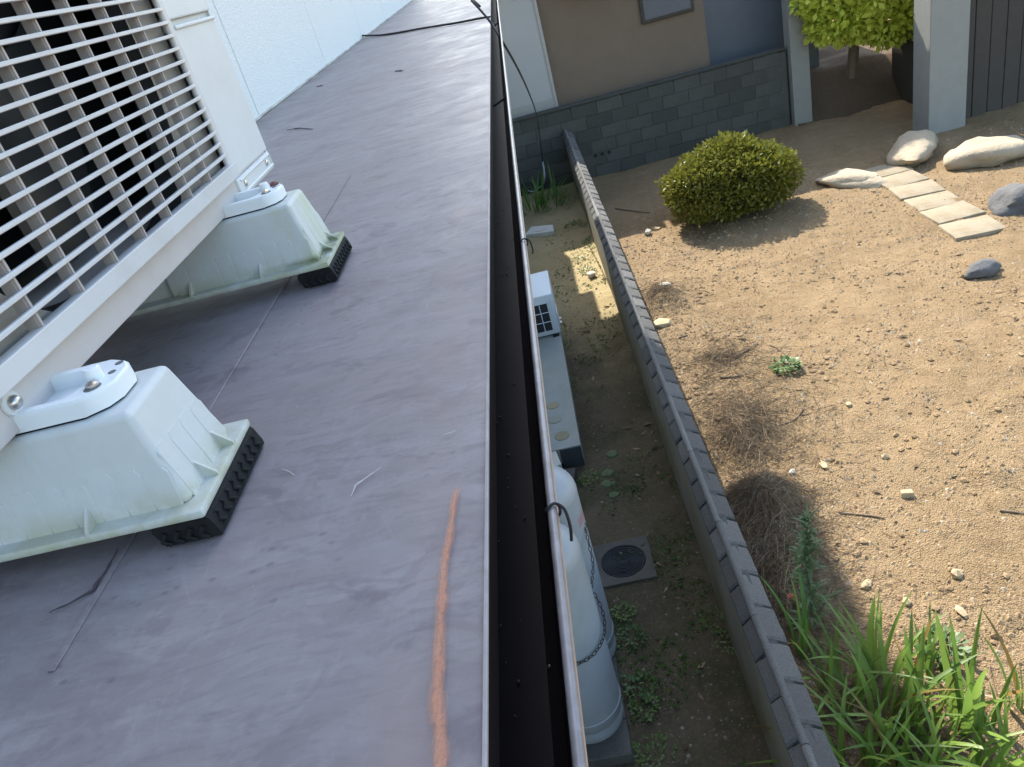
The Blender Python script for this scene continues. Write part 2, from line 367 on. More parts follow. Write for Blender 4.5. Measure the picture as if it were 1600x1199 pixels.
M['iris_yel'] = leaf('iris_leaf_yellowing', (.16, .13, .025), (.21, .135, .035), sub=.4)
M['iris_dark'] = leaf('iris_leaf_far', (.055, .14, .022), (.11, .22, .035), sub=.35)
M['weed'] = leaf('weed_leaf', (.04, .085, .017), (.085, .15, .027), sub=.3)
M['weed_blue'] = leaf('horseweed_leaf', (.085, .135, .055), (.14, .20, .085), sub=.3)
M['shrub'] = leaf('shrub_leaf', (.085, .095, .016), (.19, .19, .03), sub=.25)
M['shrub_core'] = speck('shrub_twigs', (.022, .026, .010), .3, 20, .9)
M['lime'] = leaf('lime_leaf', (.36, .52, .07), (.60, .64, .10), sub=.35)
M['bark'] = speck('bark', (.13, .095, .065), .3, 12, .9, bump=.5, bsc=30, bd=.02)
M['moss'] = speck('moss', (.095, .12, .065), .3, 60, .95, .1, bump=.6, bsc=150, bd=.006)
M['berry'] = speck('orange_fruit', (.75, .10, .03), .15, 20, .35)
M['paint'] = None
def stroke_mat():
    n = N('orange_spray', .85, .15)
    c = n.mix(n.noise(90, 4), (.46, .20, .12), (.56, .28, .18)); n.col(c)
    w = n.sep(0, n.tc.outputs['UV'])
    edge = n.math('MULTIPLY', n.math('ABSOLUTE', n.math('SUBTRACT', w, .5)), 2.0)
    g = n.math('ADD', n.noise(1, 5, .75, 0, n.map((420, 90, 1))), n.math('MULTIPLY', n.noise(1, 3, .6, 0, n.map((60, 9, 1))), .6))
    a = n.ramp(n.math('SUBTRACT', n.math('MULTIPLY', g, 1.30), edge), [(.12, 0.), (.85, 1.)])
    gr = n.ramp(n.noise(520, 3, .7), [(.30, .6), (.52, 1.)])
    n.L(n.math('MULTIPLY', n.math('MULTIPLY', a, gr), .8), n.b.inputs['Alpha']); return n.m
M['stroke'] = stroke_mat()
M['crack'] = speck('crack', (.045, .035, .045), .3, 40, .8)
M['scratch'] = speck('scratch', (.42, .40, .41), .2, 40, .7)
M['siding'] = speck('grey_siding', (.36, .36, .355), .06, 4, .7, .3)
M['brown'] = speck('brown_siding', (.17, .13, .095), .12, 4, .8, .2)
M['redroof'] = speck('red_roof', (.30, .10, .075), .2, 10, .8)
M['greyroof'] = speck('grey_roof', (.13, .14, .15), .15, 10, .7)
M['glass'] = speck('window_glass', (.06, .09, .12), .1, 3, .08, .6)
M['trim'] = speck('window_trim', (.32, .31, .29), .1, 10, .5)
M['gate'] = speck('gate_pillar', (.25, .25, .23), .12, 8, .85, .2, bump=.3, bsc=60, bd=.006)
M['wood'] = speck('dark_wood', (.05, .043, .035), .25, 10, .8)
M['blue'] = speck('blue_sheet', (.085, .10, .12), .15, 6, .5)
M['bank'] = soil('bank_soil', (.085, .058, .036), (.11, .077, .05), (.13, .095, .06))

# ------------------------------------------------------------------ the ground
def grid(x0, x1, y0, y1, nx, ny, fz):
    m = MB(); m.v = [(x0 + (x1 - x0) * i / nx, y0 + (y1 - y0) * j / ny, 0) for j in range(ny + 1) for i in range(nx + 1)]
    m.v = [(x, y, fz(x, y)) for x, y, z in m.v]
    m.f = [(j * (nx + 1) + i, j * (nx + 1) + i + 1, (j + 1) * (nx + 1) + i + 1, (j + 1) * (nx + 1) + i) for j in range(ny) for i in range(nx)]
    return m
def nz(x, y, s, o=0): return noise.noise(Vector((x * s + o, y * s - o, o * .37)))
def lot_z(x, y):
    z = .03 * nz(x, y, .7) + .022 * nz(x, y, 2.3, 5) + .012 * nz(x, y, 6.5, 9)
    c = max(0, nz(x, y, 4.1, 21) - .12) * max(0, nz(x, y, .55, 33) + .25)
    z += .10 * c + .007 * nz(x, y, 17, 3)
    for hx, hy, hr, hh in HEAPS:
        d = math.hypot((x - hx), (y - hy) * .8) / hr
        if d < 1: z += hh * (1 - d * d) ** 2 * (1 + .5 * nz(x, y, 7, 14))
    return z
hp = [at(1200, 800, G), at(1215, 880, G), at(1225, 960, G), at(1035, 470, G), at(1160, 690, G)]
HEAPS = [(hp[0].x, hp[0].y, .34, .17), (hp[1].x, hp[1].y, .34, .12), (hp[2].x, hp[2].y, .3, .08), (hp[3].x, hp[3].y, .4, .10), (hp[4].x, hp[4].y, .35, .07)]
far_ground = MB().add([(-120, -60, -.06), (160, -60, -.06), (160, 260, -.06), (-120, 260, -.06)], [(0, 1, 2, 3)])
struct('ground', far_ground, M['lot'])
struct('lot_soil', grid(.50, 8.5, 1.0, 14.0, 330, 520, lot_z), M['lot'], 180)
def alley_z(x, y): return .012 * nz(x, y, 1.3, 2) + .010 * nz(x, y, 4, 4) + .005 * nz(x, y, 13, 6) + .02 * max(0, (x - .25) * 3)
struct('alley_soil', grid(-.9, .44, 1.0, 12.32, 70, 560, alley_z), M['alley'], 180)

# ------------------------------------------------------------------ the house with its lower roof
RZ = H - .4
house = thing('house', 'white stuccoed house wall above the long purple-brown sheet roof with gutter', 'house', (-1.15, 3, 0))
part('lower_roof', grid(-1.16, -.112, -1.2, 10.1, 60, 560, lambda x, y: RZ + .0012 * nz(x, y, 3, 1) + (.0015 * nz(x, y, 1, 8))), M['roof'], house, 180)
part('roof_underside', MB().box((-1.16, -1.2, RZ - .035), (-.118, 10.1, RZ - .006)), M['fascia'], house)
part('drip_edge', MB().prism([(-.1122, RZ - .002), (-.1095, RZ - .002), (-.1095, RZ + .0010), (-.1102, RZ + .0022), (-.1122, RZ + .0020)], 'y', -1.2, 10.1), M['edge'], house)
part('drip_flashing', MB().box((-.1118, -1.2, RZ - .030), (-.1098, 10.1, RZ - .0022)), M['gutter'], house)
part('roof_shade_step', MB().box((-1.16, 10.1, RZ - .035), (-.47, 11.0, RZ)), M['roof'], house)  # roof end added and narrowed so a strip of sun reaches the alley
part('fascia', MB().box((-.20, -1.2, RZ - .20), (-.165, 10.1, RZ - .036)), M['fascia'], house)
part('soffit', MB().box((-.62, -1.2, RZ - .19), (-.201, 10.1, RZ - .17)), M['fascia'], house)
part('ground_floor_wall', MB().box((-1.3, -1.2, -.05), (-.62, 12.1, RZ - .036)), M['wall'], house)
gut = part('gutter', MB().prism([(-.163, RZ - .036), (-.163, RZ - .125), (-.150, RZ - .135), (-.094, RZ - .135), (-.0815, RZ - .125), (-.0625, RZ - .034),
                                 (-.0602, RZ - .034), (-.0790, RZ - .128), (-.092, RZ - .138), (-.152, RZ - .138), (-.1645, RZ - .127), (-.1645, RZ - .036)], 'y', -1.2, 10.1), M['gutter'], house)
ys = [-1.2 + k * .05 for k in range(227)]
part('gutter_rim', MB().tube([(-.0605 + .0009 * nz(y, 0, .8), y, RZ - .031 + .001 * nz(y, 3, .9)) for y in ys], .0042, 12), M['rim'], gut, True)
part('gutter_warm_line', MB().tube([(-.0566 + .0009 * nz(y, 0, .8), y, RZ - .0355 + .001 * nz(y, 3, .9)) for y in ys], .0009, 6), M['rim_glint'], gut, True)  # thin tube drawn as a painted warm glint beside the rim
for y in (2.6, 5.2):
    part('gutter_strap', MB().tube([(-.158, y, RZ - .04), (-.11, y, RZ - .052), (-.066, y, RZ - .036)], .004, 6), M['black'], gut)
# grit lying in the gutter
m = MB()
for k in range(60):
    y = random.uniform(.2, 2.2); m.rock((random.uniform(-.145, -.082), y, RZ - .133), random.uniform(.0008, .0022), k, sub=0)
stuff('gutter_grit', m, M['fascia'], parent=gut)
# wall panels between joints
js = [-1.2, .40, 1.95, 3.50, 5.06, 6.60, 8.12, 9.65, 11.2, 12.1]
for a, b in zip(js[:-1], js[1:]):
    part('wall_panel', MB().bbox((-1.34, a + .004, RZ + .004), (-1.15, b - .004, H + 4.98), .003, 1), M['wall'], house)
for j in js[1:-1]:
    part('joint_sealant', MB().box((-1.30, j - .0039, RZ + .004), (-1.1525, j + .0039, H + 4.97)), M['caulk'], house)
m = MB(); n_ = 330
pts = [(-1.147 + .003 * nz(0, k * .07, 3), -1.2 + 12.2 * k / n_, RZ + .004 + .002 * nz(1, k * .09, 2)) for k in range(n_ + 1)]
m.tube(pts, [.006 + .003 * nz(3, k * .11, 2) for k in range(n_ + 1)], 6)
part('base_sealant', m, M['caulk_dirty'], house, True)
# unseen upper roof, height and outline set to shade the roof and lot
cap = [(-5, -3), (-.75, -3)] + [(-.75 - .20 * (1 - math.cos(t * math.pi / 16)), 12.0 + .38 * math.sin(t * math.pi / 16)) for t in range(9)] + [(-5, 12.38)]
part('unseen_shade_roof', MB().prism(cap, 'z', H + 5.0, H + 5.1), M['greyroof'], house)
part('back_wall', MB().box((-5, -3, 0), (-1.35, 12.1, H + 4.97)), M['wall'], house)

# marks on the roof that have a shape of their own
def stroke(name, pts, ws, z, mat, parent):
    me = bpy.data.meshes.new(name); vs = []; fs = []; uv = []
    L = 0
    for i, (p, w) in enumerate(zip(pts, ws)):
        p = Vector(p); t = (Vector(pts[min(i + 1, len(pts) - 1)]) - Vector(pts[max(0, i - 1)])).normalized(); q = Vector((t.y, -t.x))
        for k in range(5):
            s = k / 4; vs.append((p.x + q.x * w * (s - .5), p.y + q.y * w * (s - .5), z)); uv.append((s, i / len(pts)))
        if i:
            for k in range(4): fs.append((5 * i - 5 + k, 5 * i - 4 + k, 5 * i + 1 + k, 5 * i + k))
    me.from_pydata(vs, [], fs); me.materials.append(mat)
    l = me.uv_layers.new(name='UVMap')
    for lp in me.loops: l.data[lp.index].uv = uv[lp.vertex_index]
    o = link(name, me, parent); o.location = -Vector(parent.location); return o
sp = []; sw = []
for k in range(60):
    t = k / 59; y = .539 - t * .41
    sp.append((-.1365 - .0075 * math.sin(min(1, (.539 - y) / .27) * math.pi) + .0016 * nz(y, 2, 26), y)); sw.append((.0090 + .0060 * min(1, t * 1.6)) * (1 + .35 * nz(y, 8, 55)))
o = stroke('paint_stroke', sp, sw, RZ + .0042, M['stroke'], house); o['label'] = 'faded orange spray-paint line along the roof edge'
def roofline(name, pix, r, mat, jag=.0):
    P = [at(x, y, .4) for x, y in pix]; Q = []
    for a, b in zip(P[:-1], P[1:]):
        for k in range(8):
            q = a.lerp(b, k / 8); q.x += jag * nz(q.x, q.y, 60); q.y += jag * nz(q.y, q.x, 60); Q.append(q)
    Q.append(P[-1]); n = len(Q)
    for q in Q: q.z = RZ + .003
    part(name, MB().tube(Q, [r * (.25 + .75 * math.sin(math.pi * (i + .5) / n)) * (1 + .5 * nz(i, 1, .4)) for i in range(n)], 5), mat, house)
roofline('crack', [(186, 862), (170, 895), (148, 926), (115, 945), (80, 962)], .0013, M['crack'], .002)
roofline('scratch', [(597, 734), (575, 750), (557, 763), (550, 780)], .0007, M['scratch'], .001)
roofline('scratch', [(692, 684), (705, 681), (715, 677)], .0006, M['scratch'], .001)
roofline('scratch', [(443, 736), (452, 741), (463, 747)], .0005, M['scratch'], .001)
roofline('roof_wrinkle', [(448, 205), (468, 202), (490, 204)], .002, M['crack'], .002)
roofline('roof_wrinkle', [(495, 137), (505, 135)], .0025, M['crack'], .002)
roofline('roof_wrinkle', [(617, 113), (630, 112)], .003, M['crack'], .002)
# faint folded seam that runs along the roof under the support blocks
part('roof_seam', MB().prism([(-.4715, RZ + .0005), (-.4655, RZ + .0005), (-.4660, RZ + .0018), (-.4710, RZ + .0018)], 'y', .42, 1.9), M['roof'], house)

# ------------------------------------------------------------------ outdoor unit on the roof
AX = -.50; zb = H - .263
ac = thing('outdoor_unit', 'large white air conditioner outdoor unit raised on two resin blocks on the roof', 'air conditioner', (-.65, 1.01, zb))
Y0, Y1 = .525, 1.492; zt = H + .42
cs = MB()
cs.box((-.83, Y0 + .01, zb + .03), (-.815, Y1, zt)).box((-.815, Y0 + .01, zb + .03), (-.503, Y0 + .016, zt)).box((-.815, Y1 - .006, zb + .03), (-.503, Y1, zt))
cs.bbox((-.83, Y0, zt), (-.495, Y1 + .004, zt + .02), .006)
part('casing', cs, M['ac'], ac, True)
part('inner_cavity', MB().box((-.66, Y0 + .02, zb + .03), (-.65, Y1 - .01, zt - .01)), M['ac_dark'], ac)
part('bottom_pan', MB().bbox((-.82, Y0, zb), (AX - .004, Y1 - .01, zb + .044), .003, 2), M['ac_pan'], ac, True)
# front plate with its round fan opening
cyf, czf, rf = .90, H + .07, .295
pv = []; pf = []; nn = 64
for j in range(nn):
    a = 2 * math.pi * j / nn; c, s = math.cos(a), math.sin(a)
    q = (abs(c / .275) ** 3.4 + abs(s / .300) ** 3.4) ** (-1 / 3.4)
    pv.append((-.512, cyf + q * c, czf + q * s))
    k = min(((1.28 - cyf) if c > 0 else (cyf - Y0 - .018)) / max(1e-6, abs(c)), ((zt - czf) if s > 0 else (czf - zb - .035)) / max(1e-6, abs(s)))
    pv.append((-.512, cyf + k * c, czf + k * s)); pv.append((-.545, cyf + q * .97 * c, czf + q * .97 * s))
for j in range(nn):
    a = 3 * j; b = 3 * ((j + 1) % nn); pf += [(a, a + 1, b + 1, b)]
ring_f = [(3 * j, 3 * ((j + 1) % nn), 3 * ((j + 1) % nn) + 2, 3 * j + 2) for j in range(nn)]
part('shroud_ring', MB().add(pv, ring_f), M['ac_dark'], ac)
part('fan_shroud', MB().add(pv, pf), M['ac_plate'], ac)
fan = part('fan', MB().tube([(-.64, cyf, czf), (-.575, cyf, czf)], .055, 24), M['fan'], ac, True)
for b in range(3):
    m = MB(); g = []
    for i in range(7):
        for j in range(9):
            r = .05 + .225 * i / 6; a = 2 * math.pi * b / 3 + (j / 8) * (1.55 + .25 * i / 6) + .35 * i / 6
            g.append((-.585 - .055 * (j / 8) + .006 * math.sin(j), cyf + r * math.cos(a), czf + r * math.sin(a)))
    m.add(g, [(i * 9 + j, i * 9 + j + 1, (i + 1) * 9 + j + 1, (i + 1) * 9 + j) for i in range(6) for j in range(8)])
    part('fan_blade', m, M['fan'], fan, True)
# guard: frame, slats, ribs
XG = -.4875
gd = MB()
gb = H - .222
gd.bbox((-.502, Y0 + .004, gb), (-.4858, 1.276, gb + .022), .002, 2)
gd.bbox((-.502, Y0 + .004, gb + .012), (-.484, Y0 + .03, zt - .02), .006, 3)
gd.bbox((-.502, 1.262, gb + .012), (-.493, 1.283, zt - .02), .004, 3)
gd.bbox((-.502, Y0 + .004, zt - .04), (-.484, 1.28, zt - .02), .006, 3)
guard = part('fan_guard', gd, M['ac_plastic'], ac, True)
slat = MB(); prof = [(.0000, -.0025), (.0020, -.0025), (.0030, -.0017), (.0030, .0017), (.0020, .0025), (.0000, .0025), (-.0045, .0018), (-.0045, -.0018)]
path = [(-.499, Y0 + .012), (-.4905, Y0 + .02), (XG, Y0 + .035), (XG, .8), (XG, 1.0), (XG, 1.225), (-.4885, 1.243), (-.4915, 1.258), (-.4985, 1.268)]
vs = []; fs = []
for x, y in path:
    for px, pz in prof: vs.append((x + px, y, pz))
for i in range(len(path) - 1):
    for j in range(8): fs.append((i * 8 + j, i * 8 + (j + 1) % 8, (i + 1) * 8 + (j + 1) % 8, (i + 1) * 8 + j))
slat.add(vs, fs); sme = slat.mesh('slat', M['ac_plastic'], True)
d = .1823; k = 0
while d > -.37:
    link('slat', sme, guard, (0, 0, H - d)); d -= .0180
rib = MB().box((-.5035, -.0022, gb + .01), (XG - .0038, .0022, zt - .03)).box((XG - .0045, -.0008, gb + .01), (XG - .0015, .0026, zt - .03)); rme = rib.mesh('rib', M['ac_rib'])
for k in range(8):
    link('rib', rme, guard, (0, .577 + k * .0835, 0))
# service panel at the right end
pn = MB(); zs = H - .2275
pn.bbox((-.507, 1.284, zs), (AX, Y1, H + .007), .004, 2).bbox((-.507, 1.284, H + .018), (AX, Y1, zt), .004, 2)
pn.box((-.512, 1.284, H + .003), (-.508, Y1, H + .022)).bbox((-.502, 1.300, H + .0035), (AX + .0035, Y1 - .0, H + .0095), .002, 2)
part('service_panel', pn, M['ac'], ac, True)
lp = MB().bbox((-.508, 1.283, zb + .001), (AX + .001, 1.489, zs - .0022), .003, 2)
cover = part('service_cover', lp, M['ac'], ac, True)
part('cover_rim', MB().bbox((AX, 1.296, zs - .0085), (AX + .0035, 1.480, zs - .0055), .001, 1).bbox((AX, 1.478, zs - .027), (AX + .0035, 1.481, zs - .008), .001, 1).bbox((AX, 1.293, zs - .030), (AX + .0045, 1.482, zs - .0245), .0015, 1), M['ac'], cover, True)
for y in (1.312, 1.452):
    part('screw', MB().tube([(AX, y, zs - .0165), (AX + .003, y, zs - .0165), (AX + .0045, y, zs - .0165)], [.0055, .005, .002], 12), M['steel'], cover, True)
part('screw_seat', MB().tube([(AX - .0035, .588, H - .238), (AX - .0015, .588, H - .238)], [.0125, .0115], 20), M['ac'], ac, True)
part('screw', MB().tube([(AX - .002, .588, H - .238), (AX + .002, .588, H - .238), (AX + .0048, .588, H - .238), (AX + .006, .588, H - .238)], [.0068, .0066, .0048, .002], 14), M['steel'], ac, True)

# ------------------------------------------------------------------ the two resin support blocks
def support_block(yc, label, farther):
    t = thing('support_block', label, 'support block', (-.6, yc, RZ), 'resin blocks under the roof air conditioner')
    zf, zf2, ztop = RZ + .028, RZ + .037, RZ + .133
    X1, X0 = -.366, -.90
    hw, hw2 = .0775, .047
    part('flange', MB().bbox((X0, yc - hw, zf), (X1, yc + hw, zf2), .003, 2), M['block'], t, True)
    b = MB(); xb, xt = X1 - .015, X1 - .034
    b.hexa([(-.640, yc - .061, zf2 - .002), (xb, yc - .061, zf2 - .002), (xb, yc + .061, zf2 - .002), (-.640, yc + .061, zf2 - .002)],
           [(-.640, yc - hw2, ztop), (xt, yc - hw2, ztop), (xt, yc + hw2, ztop), (-.640, yc + hw2, ztop)], .007, 3)
    b.hexa([(X0 + .015, yc - .052, zf2 - .002), (-.636, yc - .052, zf2 - .002), (-.636, yc + .052, zf2 - .002), (X0 + .015, yc + .052, zf2 - .002)],
           [(X0 + .03, yc - .04, ztop - .002), (-.636, yc - .04, ztop - .002), (-.636, yc + .04, ztop - .002), (X0 + .03, yc + .04, ztop - .002)], .004, 2)
    part('body', b, M['block'], t, True)
    # shallow raised staves moulded on the near face and on the end face
    st = MB(); hgt = ztop - zf2
    def near(x, u, o): return (x, yc - .061 + (.061 - hw2) * u - o, zf2 + hgt * u)
    def end(y, u, o): return (xb + (xt - xb) * u + o, y, zf2 + hgt * u)
    for k in range(9):
        x = -.402 - k * .0262; h = .42 + .03 * (k % 3)
        ring = [(x - .0122, .0), (x + .0122, .0), (x + .0122, h - .06), (x + .0085, h), (x - .0085, h), (x - .0122, h - .06)]
        a = [near(p, u - .03 * (u < .01), .0003) for p, u in ring]; c = [near(p + (.001 if p > x else -.001), u + (.004 if u > .1 else 0), -.001) for p, u in ring]
        st.add(a + c, [(0, 1, 2, 3, 4, 5)] + [(i, (i + 1) % 6, 6 + (i + 1) % 6, 6 + i) for i in range(6)])
    for k in range(4):
        y = yc - .038 + k * .0255; h = .60 - .02 * k
        ring = [(y - .0118, .0), (y + .0118, .0), (y + .0118, h - .07), (y + .008, h), (y - .008, h), (y - .0118, h - .07)]
        a = [end(p, u - .03 * (u < .01), .0003) for p, u in ring]; c = [end(p + (.001 if p > y else -.001), u + (.004 if u > .1 else 0), -.001) for p, u in ring]
        st.add(a + c, [(0, 1, 2, 3, 4, 5)] + [(i, (i + 1) % 6, 6 + (i + 1) % 6, 6 + i) for i in range(6)])
    part('ribbing', st, M['block'], t)
    for gy in (yc - .021, yc + .030):
        part('gusset', MB().prism([(xb - .003, zf2 - .001), (X1 - .001, zf2 - .001), (X1 - .002, zf2 + .003), (xb - .004, zf2 + .020)], 'y', gy - .0016, gy + .0016), M['block'], t)
    for gx in (-.478, -.60):
        part('gusset', MB().prism([(yc - .060, zf2 - .001), (yc - hw + .001, zf2 - .001), (yc - hw + .002, zf2 + .003), (yc - .0585, zf2 + .019)], 'x', gx - .0016, gx + .0016), M['block'], t)
    # rubber pad with moulded zigzag teeth on its end
    r = MB(); xr = X1 + .004
    r.prism([(xr, RZ + .003), (xr, RZ + .008), (xr - .004, RZ + .024), (xr - .008, zf + .0005), (-.421, zf + .0005), (-.424, RZ + .02), (-.418, RZ + .003)], 'y', yc - .073, yc + .076)
    r.prism([(xr - .004, RZ + .0), (xr - .004, RZ + .004), (-.412, RZ + .004), (-.412, RZ)], 'y', yc - .068, yc + .07)
    pad = part('rubber_pad', r, M['rubber'], t)
    for k in range(9):
        y = yc - .064 + k * .0152
        part('tooth', MB().tube([(xr - .002, y, RZ + .006), (xr + .0005, y + .006, RZ + .010), (xr - .002, y + .001, RZ + .014), (xr - .002, y + .007, RZ + .019), (xr - .006, y + .003, RZ + .024)], [.0028, .003, .003, .0028, .002], 6), M['rubber'], pad)
    for k in range(4):
        x = -.374 - k * .0125
        part('tooth', MB().tube([(x, yc - .0735, RZ + .005), (x - .005, yc - .0755, RZ + .011), (x, yc - .0735, RZ + .018)], .0028, 6), M['rubber'], pad)
    # channel with a rounded nose that carries the unit
    zc = ztop + .0022; nose = -.416
    def outline(w, x1, ch): return [(X0 + .05, yc - w), (x1 - ch, yc - w), (x1 - ch * .3, yc - w * .72), (x1, yc - w * .35), (x1, yc + w * .35), (x1 - ch * .3, yc + w * .72), (x1 - ch, yc + w), (X0 + .05, yc + w)]
    o_ = outline(.040, nose, .026); i_ = [(x, yc + (y - yc) * .74) for x, y in outline(.037, nose - .036, .010)]
    part('gap_shade', MB().prism([(x - .003, yc + (y - yc) * .97) for x, y in o_], 'z', ztop - .002, zc + .0005), M['rubber'], t)  # dark strip added to draw the shaded gap below the channel
    m = MB(); nO = len(o_)
    V = [(x, y, zc) for x, y in o_] + [(x, y, zc + .014) for x, y in o_] + [(x - .002, yc + (y - yc) * .94, zc + .0175) for x, y in o_]
    V += [(x + .0015, yc + (y - yc) * 1.06, zc + .0175) for x, y in i_] + [(x, y, zc + .0155) for x, y in i_] + [(x - .003, yc + (y - yc) * .9, zc + .004) for x, y in i_]
    Fs = []
    for lv in range(5):
        for q in range(nO): Fs.append((lv * nO + q, lv * nO + (q + 1) % nO, (lv + 1) * nO + (q + 1) % nO, (lv + 1) * nO + q))
    Fs.append(tuple(5 * nO + q for q in range(nO)))
    m.add(V, Fs); tray = part('channel', m, M['tray'], t, 35)
    part('bolt_slot', MB().lathe([(.0085, 0), (.0078, .0007)], (nose - .020, yc - .019, zc + .0172), 20), M['hole'], tray)
    part('bolt_slot', MB().lathe([(.0042, 0), (.004, .0007)], (nose - .0135, yc + .024, zc + .0172), 16), M['hole'], tray)
    part('bolt_slot', MB().lathe([(.0040, 0), (.0038, .0007)], (nose - .0125, yc + .006, zc + .0172), 16), M['hole'], tray)
    part('bolt', MB().lathe([(.0075, 0), (.0078, .010), (.0065, .0125), (0.0, .0130)], (nose - .026, yc + .001, zc + .0165), 16), M['tray'], tray, True)
    part('nut', MB().lathe([(.0062, 0), (.006, .003), (.003, .0045), (0.0, .005)], (nose - .021, yc - .016, zc + .0175), 10), M['steel'], tray, True)
    if farther:
        o = part('bolt_cap', MB().lathe([(.0075, 0), (.0072, .004), (.004, .006), (0, .0065)], (nose - .0155, yc + .020, zc + .0175), 14), M['cap'], tray, True); o['label'] = 'dark red-brown bolt cap'
    return t
support_block(.620, 'nearer pale grey resin block under the corner of the roof air conditioner', False)
support_block(1.232, 'farther resin block with green algae and a red-brown bolt cap', True)

# ------------------------------------------------------------------ cables and ties
def smooth_path(P, n=10):
    P = [Vector(p) for p in P]; out = []
    for i in range(len(P) - 1):
        p0, p1, p2, p3 = P[max(0, i - 1)], P[i], P[i + 1], P[min(len(P) - 1, i + 2)]
        for k in range(n):
            t = k / n; out.append(.5 * ((2 * p1) + (p2 - p0) * t + (2 * p0 - 5 * p1 + 4 * p2 - p3) * t * t + (3 * p1 - p0 - 3 * p2 + p3) * t ** 3))
    out.append(P[-1]); return out
c1 = [(-1.14, 5.6, H + .9), aty(722, -14, 5.0), aty(737, 2, 4.8), aty(752, 18, 4.7), aty(768, 38, 4.6), aty(790, 74, 4.5), aty(812, 114, 5.2), aty(828, 150, 7.0), aty(838, 180, 9.4), aty(844, 220, 11.3), aty(848, 255, 11.9)]
solo('cable', MB().tube(smooth_path(c1), .0066, 8), M['black'], 'black cable dropping over the gutter to the far end of the alley', 'cable', smooth=True)
c2 = [aty(848, 253, 11.9), aty(851, 280, 11.7), at(845, 292, 3.52), at(832, 300, 3.54), at(820, 296, 3.55)]
solo('hose', MB().tube(smooth_path(c2), .012, 8), M['grey_cable'], 'thin grey hose looped among the iris leaves at the alley end', 'hose', smooth=True)
c3 = [(-1.15, 6.62, RZ + .02), at(600, 55, .392), at(660, 45, .390), at(710, 37, .391), at(752, 29, .389), aty(766, 27, 5.25)]
solo('roof_cable', MB().tube(smooth_path(c3), .0068, 8), M['black'], 'thin dark cable lying straight across the roof from wall to gutter', 'cable', smooth=True)
def tie(y, label, tail):
    t = thing('cable_tie', label, 'cable tie', (-.0595, y, RZ - .031), 'black ties on the gutter rim')
    n = 20; m = MB()
    m.tube([(-.0595 +   .0064 * math.cos(2 * math.pi * k / n), y + .0025 * math.sin(4 * math.pi * k / n), RZ - .031 +   .0064 * math.sin(2 * math.pi * k / n)) for k in range(n + 1)], .0014, 6)
    part('loop', m, M['black'], t, True)
    part('tail', MB().tube(smooth_path([(-.054, y, RZ - .025), (-.049, y - .004, RZ - .030), (-.0475, y - .012, RZ - .042), (-.0495, y - .015, RZ - .044 - tail)]), [.0014] * 31, 6), M['black'], t, True)
tie(.524, 'nearer black tie wound round the gutter rim, above the gas cylinders', .012)
tie(1.21, 'farther black tie round the gutter rim, above the lower air conditioner', .004)

# ------------------------------------------------------------------ boundary wall with tiled coping
bw = thing('boundary_wall', 'low rendered garden wall capped with grey concrete coping tiles', 'wall', (.47, 6.5, 0))
part('wall_body', MB().bbox((.420, .4, -.05), (.528, 12.29, .800), .006, 2), M['wallface'], bw, True)
part('mortar_bed', MB().prism([(.424, .801), (.520, .801), (.500, .83), (.462, .846), (.448, .846)], 'y', .4, 12.25), M['coping'], bw)
tv = []
for v in range(5):
    rnd = random.Random(v)
    def tile(x0, z0, x1, z1, th):
        m = MB(); A = []; 
        for yy, lift in ((.0, .0030), (.012, .0095 + rnd.uniform(0, .003)), (.06, .0065), (.12, .0040), (.178, .0030), (.1895, -.002)):
            for fx in (0, .33, .66, 1):
                x = x0 + (x1 - x0) * fx; z = z0 + (z1 - z0) * fx + .003 * math.sin(math.pi * fx)
                A.append((x + rnd.uniform(-.0012, .0012), yy + rnd.uniform(-.0015, .0015), z + lift + rnd.uniform(-.0008, .0008)))
        n = len(A); B = [(x, y, z - th) for x, y, z in A]
        f = [(i * 4 + j, i * 4 + j + 1, i * 4 + j + 5, i * 4 + j + 4) for i in range(5) for j in range(3)]
        fb = [tuple(reversed([q + n for q in g])) for g in f]
        rim = [0, 1, 2, 3, 7, 11, 15, 19, 23, 22, 21, 20, 16, 12, 8, 4]
        m.add(A + B, f + fb + [(rim[i], rim[(i + 1) % 16], rim[(i + 1) % 16] + n, rim[i] + n) for i in range(16)])
        return m
    tv.append((tile(.396, .797, .450, .843, .020).mesh('coping_tile', M['coping'], 30), tile(.458, .846, .548, .797, .022).mesh('coping_tile', M['coping_out'], 30)))
for k in range(58):
    y = .571 + .2 * k
    for side in (0, 1):
        o = link('coping_tile', tv[random.randrange(5)][side], bw, Vector((random.uniform(-.002, .002), y + (.06 if side else 0), random.uniform(-.001, .002))) - Vector(bw.location))
        o.rotation_euler = (0, 0, random.uniform(-.008, .008))
for k in range(19):
    y0 = .5 + k * .62; ps = [(.4535 + .0022 * nz(y0 + j * .02, 1, 14), y0 + j * .0205, .846 + .0018 * nz(y0 + j * .02, 5, 16)) for j in range(31)]
    part('ridge_cap', MB().tube(ps, [.0165 + .0018 * nz(y0 + j * .02, 7, 25) for j in range(31)], 10), M['ridge'], bw, True)

